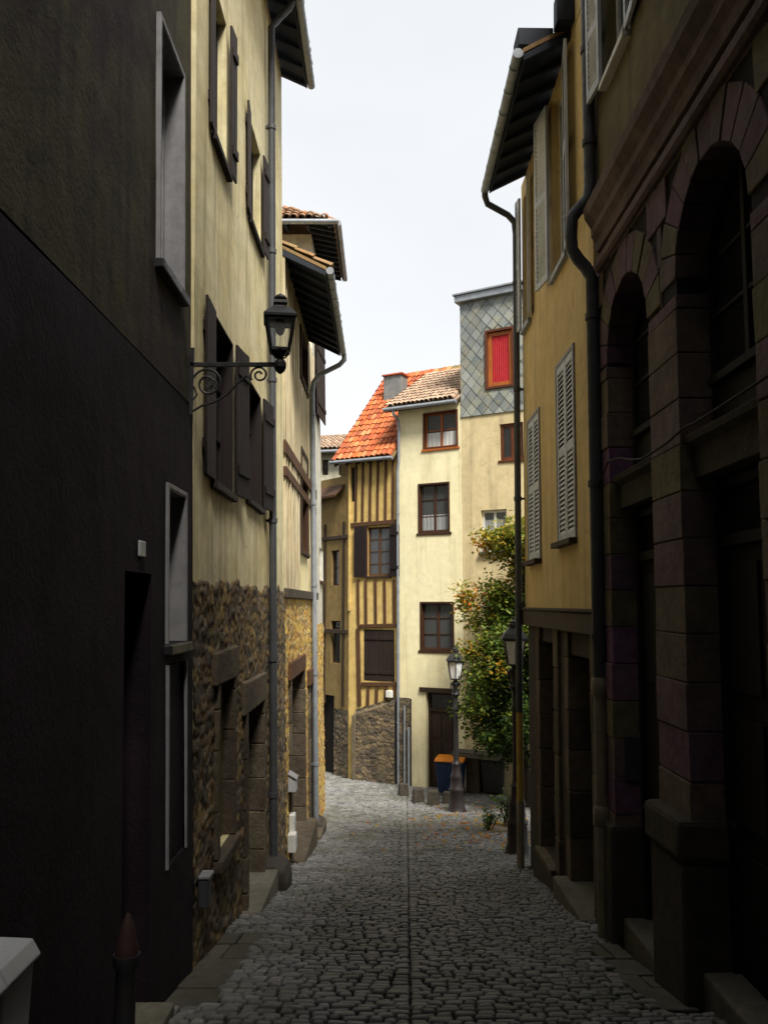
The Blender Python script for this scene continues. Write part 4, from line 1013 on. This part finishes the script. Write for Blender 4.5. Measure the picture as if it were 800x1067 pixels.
# wall lantern on a scrolled bracket
YL = E1 - .10
pa_ = at_plane_y(199, 382, YL); pe = at_plane_y(292, 380, YL)
WL = thing('wall_lantern', 'black four sided lantern on a scrolled iron bracket', 'wall lantern', (pa_.x, YL, pa_.z))
xw = f1.p(YL, pa_.z, .02).x; zb = pe.z
m = MB(); m.bar((xw, YL, zb), (pe.x, YL, zb), .030, .034)
m.bar((xw + .012, YL, zb - .42), (xw + .012, YL, zb + .14), .035, .03, Vector((0, 1, 0)))
m.lathe((pe.x, YL, zb - .055), [(.012, -.02), (.035, 0), (.05, .03), (.05, .07), (.03, .10), (.022, .13)], 14)
def spiral(cx, cz, r0, r1, t0, t1, n=34): return [(cx + (r0 + (r1 - r0) * i / n) * math.cos(t0 + (t1 - t0) * i / n), YL, cz + (r0 + (r1 - r0) * i / n) * math.sin(t0 + (t1 - t0) * i / n)) for i in range(n + 1)]
m.tube(spiral(xw + .145, zb - .155, .135, .025, rad(200), rad(200 - 640)), .010, 7)
m.tube(spiral(xw + .165, zb - .165, .055, .018, rad(-40), rad(420)), .008, 7)
m.tube(spiral(xw + .56, zb - .085, .075, .018, rad(215), rad(215 - 560)), .009, 7)
m.tube([(xw + .02, YL, zb - .39), (xw + .10, YL, zb - .34), (xw + .20, YL, zb - .31), (xw + .30, YL, zb - .25), (xw + .38, YL, zb - .16), (xw + .46, YL, zb - .09), (xw + .50, YL, zb - .12)], .010, 7)
m.tube([(xw + .02, YL, zb - .30), (xw + .06, YL, zb - .25), (xw + .03, YL, zb - .18)], .008, 7)
m.build('bracket', M['iron'], WL, .002)
lc = Vector((pe.x - .005, YL, zb + .115))
m = MB()
for a in range(4):
    t = rad(45 + 90 * a); m.tube([(lc.x, YL, zb + .05), (lc.x + .055 * math.cos(t), YL + .055 * math.sin(t), zb + .07), (lc.x + .095 * math.cos(t), YL + .095 * math.sin(t), lc.z)], .008, 6)
m.build('cradle', M['iron'], WL)
lantern(WL, lc, .098, .155, .245, 4, rad(45 + 8), 'lamp_clear', hood=.13, cap=.07)

def lamp_post(x, y, label):
    z = gz(y) - .02
    t = thing('street_lamp', label, 'street lamp', (x, y, z), 'cast iron street lamps')
    m = MB(); m.lathe((x, y, z), [(.25, 0), (.25, .05), (.21, .09), (.20, .16), (.175, .22), (.165, .50), (.18, .53), (.18, .57), (.15, .61), (.135, .80), (.15, .84), (.13, .90), (.10, 1.0), (.095, 1.12), (.11, 1.15), (.075, 1.22)], 16); m.build('lamp_base', M['iron_red'], t, smooth=True)
    m = MB(); m.lathe((x, y, z), [(.072, 1.2), (.062, 1.5), (.055, 2.4), (.075, 2.42), (.075, 2.46), (.052, 2.50), (.05, 2.72), (.085, 2.75), (.10, 2.80), (.07, 2.86), (.06, 2.95), (.095, 3.02), (.12, 3.06), (.05, 3.10), (.04, 3.14)], 16)
    for a in range(6):
        q = rad(60 * a + 30); m.tube([(x + .05 * math.cos(q), y + .05 * math.sin(q), z + 2.8), (x + .12 * math.cos(q), y + .12 * math.sin(q), z + 2.92), (x + .13 * math.cos(q), y + .13 * math.sin(q), z + 3.04), (x + .08 * math.cos(q), y + .08 * math.sin(q), z + 3.08)], .014, 6)
    m.build('pole', M['iron'], t, smooth=True)
    lantern(t, (x, y, z + 3.16), .135, .205, .42, 6, rad(30), 'lamp_milky', hood=.24, cap=.12)
    return t
SLx = (473.5 - 400) / 863 * 20.5 * .995
lamp_post(SLx, 20.5, 'dark street lamp with hexagonal milky lantern standing in front of the brown door')
p = at_plane_y(539, 880, 14.4)
lamp_post(p.x, 14.4, 'street lamp half hidden behind the corner downpipe of the ochre house')

def ground_at(px, py):
    r = ray(px, py); a, b2 = .05, 3
    t = 1e-3
    while True:
        q = EYE + r * t
        if q.z <= gz(q.y) or t > .2: return q
        t += 2e-5
def wheelie(cx, cy, w, d, h, rz, body, lid, label):
    z = gz(cy); t = thing('wheeled_bin', label, 'bin', (cx, cy, z)); c, s = math.cos(rz), math.sin(rz)
    f = Frame((cx, cy, z), (c, s, 0), (0, 0, 1), (s, -c, 0))
    m = MB(); b, tt = .80, 1.0
    def ring(k, v): return [f.p(-w / 2 * k, v, -d / 2 * k), f.p(w / 2 * k, v, -d / 2 * k), f.p(w / 2 * k, v, d / 2 * k), f.p(-w / 2 * k, v, d / 2 * k)]
    a = ring(.80, .08); e = ring(.97, h * .84); m.add(a + e, [(0, 1, 2, 3), (0, 1, 5, 4), (1, 2, 6, 5), (2, 3, 7, 6), (3, 0, 4, 7), (4, 5, 6, 7)])
    a = ring(1.0, h * .84); e = ring(1.0, h * .89); m.hexa([a[0], a[1], a[2], a[3], e[0], e[1], e[2], e[3]])
    for k in (-.28, .28): m.box(f, w * k - .02, w * k + .02, .12, h * .82, d * .36, d * .45)
    m.build('bin_body', M[body], t, .02)
    m = MB(); m.prism_u(f, [(-d * .56, h * .90), (d * .54, h * .895), (d * .55, h * .93), (d * .3, h * .985), (-d * .5, h)], -w * .52, w * .52); m.build('bin_lid', M[lid], t, .02)
    for k in (-1, 1):
        m = MB(); m.tube([f.p(k * w * .36, .10, -d * .30), f.p(k * w * .43, .10, -d * .30)], .10, 16); m.build('wheel', M['black_pl'], t, .01)
    m = MB(); m.tube([f.p(-w * .4, h * .93, -d * .62), f.p(w * .4, h * .93, -d * .62)], .016, 8); m.build('handle', M['black_pl'], t)
p = ground_at(470, 828); wheelie(p.x, p.y, .76, .60, 1.0, rad(-16), 'blue', 'orange', 'blue wheeled bin with bright orange lid behind the street lamp')
p = ground_at(515, 828); wheelie(p.x, p.y, .62, .62, 1.04, rad(-20), 'black_pl', 'black_pl', 'black wheeled bin in the shade of the autumn tree')
# stone counter beside the bins
uc = fh.u(492, 800); p = fh.p(uc, 0, .28)
t = thing('stone_counter', 'weathered stone slab on a rough pale block between the bins and the cream house', 'counter', (p.x, p.y, gz(p.y)))
f = Frame((p.x, p.y, gz(p.y)), (cA, -sA, 0), (0, 0, 1), (-sA, -cA, 0))
m = MB(); m.box(f, -.42, .95, .98, 1.09, -.45, .22, j=.012); m.box(f, -.40, .93, 1.092, 1.12, -.43, .20, j=.006); m.build('slab', M['slab'], t, .02)
m = MB(); m.box(f, -.06, .34, -.2, .979, -.40, .02, j=.03); m.build('block', M['lintel'], t, .04)
m = MB(); m.box(f, .5, .9, -.2, .979, -.40, -.1, j=.02); m.build('back_block', M['guard'], t, .03)
# low bollards
for i, (px, py, s, lb) in enumerate(((420, 829, .28, 'stubby stone bollard at the foot of the downpipe by the cream house'), (435.5, 836, .31, 'stubby stone bollard, second from the downpipe, before the brown door'), (451.5, 839, .32, 'stubby stone bollard just left of the blue bin'), (466, 838, .27, 'stubby stone bollard tucked between blue bin and street lamp foot'))):
    p = ground_at(px, py)
    if i == 0:
        b0 = MB(); f = Frame((p.x, p.y, gz(p.y)), (1, 0, 0), (0, 0, 1), (0, -1, 0))
        a = [f.p(x, -.1, y) for x, y in ((-.16, -.14), (.16, -.14), (.16, .14), (-.16, .14))]; e = [f.p(x, .36, y) for x, y in ((-.12, -.11), (.125, -.11), (.12, .12), (-.12, .115))]
        b0.hexa([a[0], a[1], a[2], a[3], e[0], e[1], e[2], e[3]]); src = b0.build('stone_bollard', M['guard'], None, .04)
        base = p.copy(); src.data.transform(Matrix.Translation((-p.x, -p.y, -gz(p.y)))); o = src
    else:
        o = src.copy(); COL.objects.link(o)
    o.location = (p.x, p.y, gz(p.y)); o.rotation_euler = (0, 0, R.uniform(-.3, .3)); o.scale = (s / .31, s / .31, s / .31)
    tag(o, lb, 'bollard', 'low stone bollards')
# wheel guards
def guardstone(u, w_, h_, l_, label):
    m = MB(); n = 8; f = f2; z = gz(u)
    prof = [(w_, -.3), (w_, h_ * .45), (w_ * .86, h_ * .8), (w_ * .5, h_ * 1.0), (-.05, h_ * 1.02), (-.05, -.3)]
    m.prism_u(f, [(a, b + z) for a, b in prof], u - l_ / 2, u + l_ / 2)
    o = m.build('guard_stone', M['guard'], None, .05); tag(o, label, 'guard stone', 'guard stones at the wall foot'); return o
pu = f2.u(277.5, 500)
guardstone(pu - .15, .30, .36, .62, 'dark rounded guard stone under the dark downpipe of the cream house')
guardstone(17.4, .26, .30, .7, 'pale guard stone under the zinc downpipe at the end of the timber house')
# small boxes
u = f2.u(204, 920); z = f2.v(204, 912)
t = thing('utility_box', 'small grey utility box low on the wall where the two left houses meet', 'utility box', f2.p(u, z, 0))
m = MB(); m.box(f2, u - .05, u + .10, z - .24, z - .02, .03, .11); m.build('box_body', M['pipe_dark'], t, .012)
m = MB(); m.box(f2, u - .06, u + .11, z - .018, z + .008, .03, .125); m.build('box_lid', M['white_grey'], t, .008)
m = MB()
u = f2.u(301, 870)
t = thing('meter_cabinet', 'pair of white meter housings on the rubble wall beside the brown door', 'meter cabinet', f2.p(u, gz(u), .05))
for du, v0, v1 in ((.0, -2.22, -1.78), (.34, -2.02, -1.55)):
    m = MB(); m.box(f2, d3[0] - .52 + du * .55, d3[0] - .30 + du * .55, gz(d3[0]) + .30 + du * .5, gz(d3[0]) + .56 + du * .7, .03, .15 - du * .1); b_ = m.build('housing', M['white'], t, .012)
    m = MB(); m.box(f2, d3[0] - .49 + du * .55, d3[0] - .33 + du * .55, gz(d3[0]) + .34 + du * .5, gz(d3[0]) + .52 + du * .7, .151 - du * .1, .156 - du * .1); m.build('door', M['grey_box'], b_, .003)
u = f2.u(299, 810); v = f2.v(299, 812)
t = thing('letter_box', 'small grey sloping letter box jutting from the rubble wall above the meter housings', 'letter box', f2.p(u, v, .05))
m = MB(); m.prism_u(f2, [(.03, v - .16), (.15, v - .16), (.15, v + .02), (.03, v + .10)], u - .16, u + .10); m.build('box_body', M['grey_box'], t, .008)
m = MB(); m.prism_u(f2, [(.03, v + .103), (.17, v + .022), (.17, v + .038), (.03, v + .119)], u - .18, u + .12); m.build('box_lid', M['white_grey'], t, .004)
# pale cabinet in the left foreground
t = thing('wall_cabinet', 'pale grey twin lidded cabinet jutting from the blackened wall in the near left corner', 'cabinet', f1.p(2.4, .2, 0))
q = at_plane_y(35, 977, 3.05); wq = q.x - f1.p(3.05, q.z, 0).x; zt_ = q.z
for u0, u1 in ((1.55, 2.79), (2.80, 3.05)):
    m = MB(); m.prism_u(f1, [(0, zt_ - .36), (wq - .01, zt_ - .36), (wq + .012, zt_ - .03), (0, zt_ - .03)], u0 + .004, u1 - .004); b_ = m.build('cabinet_body', M['grey_box'], t, .012)
    m = MB(); m.prism_u(f1, [(0, zt_ - .028), (wq + .02, zt_ - .07), (wq + .03, zt_ - .05), (wq + .0, zt_), (0, zt_ + .012)], u0, u1); m.build('cabinet_lid', M['grey_box'], b_, .006)
# short post by the black door
px_, py_ = -1.34, 4.55
t = thing('short_post', 'short dark iron post with a rusty red pointed cap beside the black doorway', 'post', (px_, py_, gz(py_)))
m = MB(); m.lathe((px_, py_, gz(py_)), [(.075, -.1), (.075, .05), (.055, .09), (.052, .52), (.07, .55), (.07, .60)], 14); m.build('shaft', M['iron'], t, smooth=True)
m = MB(); m.lathe((px_, py_, gz(py_)), [(.060, .60), (.060, .63), (.048, .67), (.040, .72), (.024, .77), (.008, .80)], 12); m.build('cap', M['rust'], t, smooth=True)

# ================================================================== TREE AND PLANTS
def tree(x, y, label):
    z = gz(y); t = thing('autumn_tree', label, 'tree', (x, y, z)); rr = random.Random(11)
    m = MB(); m.tube([(x + .05, y, z - .1), (x + .03, y, z + .6), (x - .02, y + .03, z + 1.5), (x + .04, y, z + 2.6), (x - .02, y, z + 4.2), (x + .06, y, z + 6.6)], [.12, .10, .085, .07, .05, .02], 10)
    tips = []
    for i in range(92):
        h = rr.uniform(.9, 6.5); a = rr.uniform(0, 2 * math.pi); L = (1.36 if h < 4.6 else .95) * rr.uniform(.65, 1.15) * (.85 if h < 1.3 else 1)
        p0 = Vector((x, y, z + h)); d = Vector((math.cos(a), math.sin(a), rr.uniform(.15, .75)))
        p1 = p0 + d * L * .5; p2 = p0 + Vector((d.x, d.y, d.z * .75)) * L
        m.tube([p0, p1, p2], [.028, .018, .007], 6); tips += [(p1, L), (p0.lerp(p1, .6), L), (p2, L), (p2, L)]
        for s in range(3):
            q = p1.lerp(p2, rr.uniform(.1, .9)); e = q + Vector((rr.uniform(-.4, .4), rr.uniform(-.4, .4), rr.uniform(-.1, .4))); m.tube([q, e], [.009, .004], 5); tips.append((e, L))
    m.build('trunk', M['bark'], t, smooth=True)
    lf = MB()
    for c, L in tips:
        hue = rr.random(); hfrac = (c.z - z) / 6.6
        left = (x - c.x)
        for i in range(rr.randint(48, 78)):
            p = c + Vector((rr.gauss(0, .17), rr.gauss(0, .17), rr.gauss(0, .15)))
            if p.z < z + .95 + .25 * math.sin(p.x * 6): continue
            n = Vector((rr.gauss(0, .6), rr.gauss(0, .6), 1)).normalized(); ax = n.cross(Vector((rr.gauss(0, 1), rr.gauss(0, 1), rr.gauss(0, 1)))).normalized(); ay = n.cross(ax)
            s = rr.uniform(.034, .072); ax *= s; ay *= s * .62
            hq = max(0, min(1, .15 + .46 * max(0, hfrac - .34) + .16 * (hue - .5) + rr.gauss(0, .11) + .22 * max(0, left - .5) + (.28 if hue > .9 and hfrac > .5 else 0)))
            v = [p - ax, p - ax * .2 + ay, p + ax * .55 + ay * .75, p + ax * 1.1 - n * s * .3, p + ax * .5 - ay * .8, p - ax * .25 - ay]
            lf.add(v, [(0, 1, 2, 3), (0, 3, 4, 5)], hq)
    lf.build('crown', M['leaf'], t)
tree(3.50, 21.1, 'small tree with orange upper leaves and dark green lower leaves')
def bush(x, y, n, h, label):
    z = gz(y); t = thing('leafy_plant', label, 'plant', (x, y, z)); rr = random.Random(int(x * 100))
    st = MB(); lf = MB()
    for i in range(n):
        a = rr.uniform(0, 6.28); e = Vector((x + .32 * math.cos(a) * rr.random(), y + .32 * math.sin(a) * rr.random(), z + h * rr.uniform(.6, 1.1)))
        st.tube([(x + rr.gauss(0, .05), y + rr.gauss(0, .05), z - .02), e.lerp(Vector((x, y, z)), .4) + Vector((0, 0, .05)), e], [.012, .009, .004], 5)
        for k in range(12):
            p = Vector((x, y, z + .1)).lerp(e, rr.uniform(.3, 1.1)) + Vector((rr.gauss(0, .06), rr.gauss(0, .06), rr.gauss(0, .04))); s = rr.uniform(.04, .08)
            ax = Vector((rr.gauss(0, 1), rr.gauss(0, 1), rr.gauss(0, .6))).normalized() * s; ay = ax.cross(Vector((rr.gauss(0, 1), rr.gauss(0, 1), 2))).normalized() * s * .4
            lf.add([p - ax, p + ay, p + ax, p - ay], [(0, 1, 2, 3)], max(0, min(.6, rr.gauss(.2, .12))))
    st.build('stem', M['bark'], t); lf.build('foliage', M['leaf'], t)
bush(2.62, 18.3, 14, .75, 'low dark green plant beside the near street lamp, before the autumn tree')
bush(2.15, 17.6, 9, .45, 'small straggly plant at the courtyard edge, left of the near street lamp')

# ================================================================== GROUND
def structure(o): o['kind'] = 'structure'; return o
ys = [-60, -30, -15, -8, -4, -2] + [i * .5 for i in range(-2, 60)] + [32, 36, 42, 50, 70, 110, 200, 400]; xs = [-300, -120, -40, -12, -6, -3, -1.5, 0, 1.5, 3, 6, 12, 40, 120, 300]
g = MB(); nx = len(xs)
g.add([(x, y, gz(max(y, -12)) - .045) for y in ys for x in xs], [(j * nx + i, j * nx + i + 1, (j + 1) * nx + i + 1, (j + 1) * nx + i) for j in range(len(ys) - 1) for i in range(nx - 1)], .5)
structure(g.build('ground', M['dirt'], None, smooth=True))
drain = lambda y: .17 + (y - 5.5) * .026
def slabzone(x, y): return (x < -1.12 and 5.72 < y < 8.0) or (x > 1.76 and 5.52 < y < 7.6)
def surf(x, y): 
    d = abs(x - drain(y)); return gz(y) + .028 * min(1, d / 1.2) + .012 * noise.noise(Vector((x * .8, y * .8, 2))) - .007 * math.exp(-(d / .10) ** 2)
def sett(m, cx, cy, lx, ly, yaw, tall=0):
    c, s = math.cos(yaw), math.sin(yaw); z = surf(cx, cy) + R.uniform(-.007, .007) + tall; tx, ty = R.gauss(0, .025), R.gauss(0, .03)
    sl = (surf(cx, cy + .1) - surf(cx, cy - .1)) / .2
    def q(a, b, dz): return (cx + a * c - b * s, cy + a * s + b * c, z + dz + (b * s * 0) + (b * (sl + ty)) + a * tx)
    h = .5; i = min(.015, ly * .15); jx = [R.uniform(-.010, .010) for _ in range(8)]
    P4 = ((-1, -1), (1, -1), (1, 1), (-1, 1))
    lo = [q(a * lx * h + jx[n], b * ly * h + jx[n + 4], -.075) for n, (a, b) in enumerate(P4)]
    md = [q(a * lx * h + jx[n], b * ly * h + jx[n + 4], -.015) for n, (a, b) in enumerate(P4)]
    m1 = [q(a * (lx * h - i * .45) + jx[n], b * (ly * h - i * .45) + jx[n + 4], -.003) for n, (a, b) in enumerate(P4)]
    tp_ = [q(a * (lx * h - i * 1.5) + jx[n], b * (ly * h - i * 1.5) + jx[n + 4], .004) for n, (a, b) in enumerate(P4)]
    fs = []
    for k in range(3): fs += [(k * 4 + n, k * 4 + (n + 1) % 4, k * 4 + 4 + (n + 1) % 4, k * 4 + 4 + n) for n in range(4)]
    m.add(lo + md + m1 + tp_, fs + [(12, 13, 14, 15)], min(1, max(0, R.gauss(.45, .25))))
st = MB(); y = 1.6
def xleft(y): return (-1.52 if y < 20.75 else (-4.5))
def xright(y): return 2.06 if y < 12.75 else 7.5
while y < 27.5:
    ly = R.uniform(.070, .100) if y < 15 else R.uniform(.10, .13)
    for side in (-1, 1):
        x = drain(y) + side * -.001
        lim = xleft(y) if side < 0 else xright(y)
        while (x - lim) * side < 0:
            lx = R.choice([R.uniform(.075, .11), R.uniform(.10, .15), R.uniform(.12, .175)]) if y < 15 else R.uniform(.11, .19); cx = x + side * lx / 2; cy = y + ly / 2 + .035 * (abs(cx - drain(y)) ** 1.6) * (1 if side > 0 else .6) + R.uniform(-.008, .008)
            if (cx + side * lx / 2 - lim) * side > .10: break
            pp = Vector((cx, cy, 0)) - Vector((fh.O.x, fh.O.y, 0))
            ok = pp.dot(fh.W) > .06 or cx < -1.3
            if ok and not slabzone(cx, cy): sett(st, cx, cy, lx - .013, ly - .012, R.gauss(0, .03) + side * .05 * abs(cx - drain(y)))
            x += side * lx
    y += ly
structure(st.build('street_setts', M['sett'], None))
sl_ = MB(); y = 4.6
while y < 9.4:
    ly = R.uniform(.32, .62)
    for x0, x1, a, b2 in ((-1.50, -1.10, 5.6, 8.2), (1.74, 2.04, 5.4, 7.7)):
        if a <= y and y + ly < b2 + .2:
            xm = x0 + (x1 - x0) * R.uniform(.4, .65) if R.random() < .45 else None
            for p0, p1 in (((x0, xm), (xm, x1)) if xm else ((x0, x1),)):
                z0_, z1_ = gz(y) + .012 + R.uniform(-.006, .006), gz(y + ly) + .012 + R.uniform(-.008, .008); t = .008
                sl_.hexa([(p0 + t, y + t, z0_ - .1), (p1 - t, y + t, z0_ - .1), (p1 - t, y + ly - t, z1_ - .1), (p0 + t, y + ly - t, z1_ - .1), (p0 + t, y + t, z0_), (p1 - t, y + t, z0_), (p1 - t, y + ly - t, z1_), (p0 + t, y + ly - t, z1_)])
    y += ly
structure(sl_.build('paving_slabs', M['slab'], None, .012))
lv = MB()
for i in range(420):
    x, y = R.gauss(2.2, .9), R.gauss(18.2, 1.6)
    if y < 13 and x > 1.9 or x < -1.3 or y > 22: continue
    p = Vector((x, y, surf(x, y) + .016)); s = R.uniform(.03, .06); a = R.uniform(0, 6.28); ax = Vector((math.cos(a), math.sin(a), R.gauss(0, .2))) * s; ay = Vector((-math.sin(a), math.cos(a), R.gauss(0, .2))) * s * .6
    lv.add([p - ax, p + ay, p + ax, p - ay], [(0, 1, 2, 3)], R.uniform(.6, 1))
o = lv.build('fallen_leaves', M['leaf'], None); o['kind'] = 'stuff'
# unseen house added behind the viewer to shade the near lane
BH = thing('added_shade_house', 'tall plain house closing the street at the top of the slope behind the viewer', 'house', (0, -8, 1))
fb = Frame((-9, BACKY, 0), (1, 0, 0), (0, 0, 1), (0, 1, 0))
hh = [(x, x + 1, v, v + 1.6, .18) for x in (5.2, 8.4, 11.6) for v in (3.0, 6.2, 9.4)]
b = MB(); facade(b, fb, 0, 18, -1, BACKH, hh, .18, body=7); b.build('wall', M['R1up'], BH)
for h in hh: window(BH, fb, h, 'white_grey', 'glass', (2, 3), .06, .14, .06, 'step')
eave(BH, fb, 0, 18, BACKH, .5, rad(28), 6, None)

# ================================================================== LIGHT
SUN = Vector((math.sin(rad(SUN_AZ)) * math.cos(rad(SUN_EL)), -math.cos(rad(SUN_AZ)) * math.cos(rad(SUN_EL)), math.sin(rad(SUN_EL))))
sd = bpy.data.lights.new('sun', 'SUN'); sd.energy = SUN_E; sd.angle = rad(SUN_ANG); sd.color = (1, .95, .86)
so_ = bpy.data.objects.new('sun', sd); COL.objects.link(so_); so_.rotation_euler = SUN.to_track_quat('Z', 'Y').to_euler(); so_.location = SUN * 40
wd = bpy.data.worlds.new('World'); S.world = wd; wd.use_nodes = True; nt = wd.node_tree; N = nt.nodes
bg = N['Background']; sk = N.new('ShaderNodeTexSky'); sk.sky_type = 'NISHITA'; sk.sun_disc = False
sk.sun_elevation = rad(SUN_EL); sk.sun_rotation = math.atan2(SUN.x, SUN.y)
tc = N.new('ShaderNodeTexCoord'); nz = N.new('ShaderNodeTexNoise'); nz.inputs['Scale'].default_value = 1.6; nz.inputs['Detail'].default_value = 4
mp = N.new('ShaderNodeMapping'); mp.inputs['Scale'].default_value = (1, 1, 2.2)
nt.links.new(tc.outputs['Generated'], mp.inputs['Vector']); nt.links.new(mp.outputs[0], nz.inputs['Vector'])
cr = N.new('ShaderNodeValToRGB'); e = cr.color_ramp.elements
k = SKY_L / .1
e[0].position = .25; e[1].position = .75; e[0].color = (k * .82, k * .855, k * .88, 1); e[1].color = (k * 1.0, k * 1.0, k * 1.0, 1)
nt.links.new(nz.outputs['Fac'], cr.inputs['Fac'])
mx = N.new('ShaderNodeMix'); mx.data_type = 'RGBA'; mx.inputs[0].default_value = .90
nt.links.new(sk.outputs[0], mx.inputs[6]); nt.links.new(cr.outputs[0], mx.inputs[7]); nt.links.new(mx.outputs[2], bg.inputs['Color'])
bg.inputs['Strength'].default_value = .1
S.view_settings.view_transform = 'Standard'; S.view_settings.look = 'None'; S.view_settings.exposure = EXPO; S.view_settings.gamma = 1
S.render.engine = 'CYCLES'; S.cycles.max_bounces = 8; S.cycles.use_denoising = True; S.cycles.transparent_max_bounces = 12
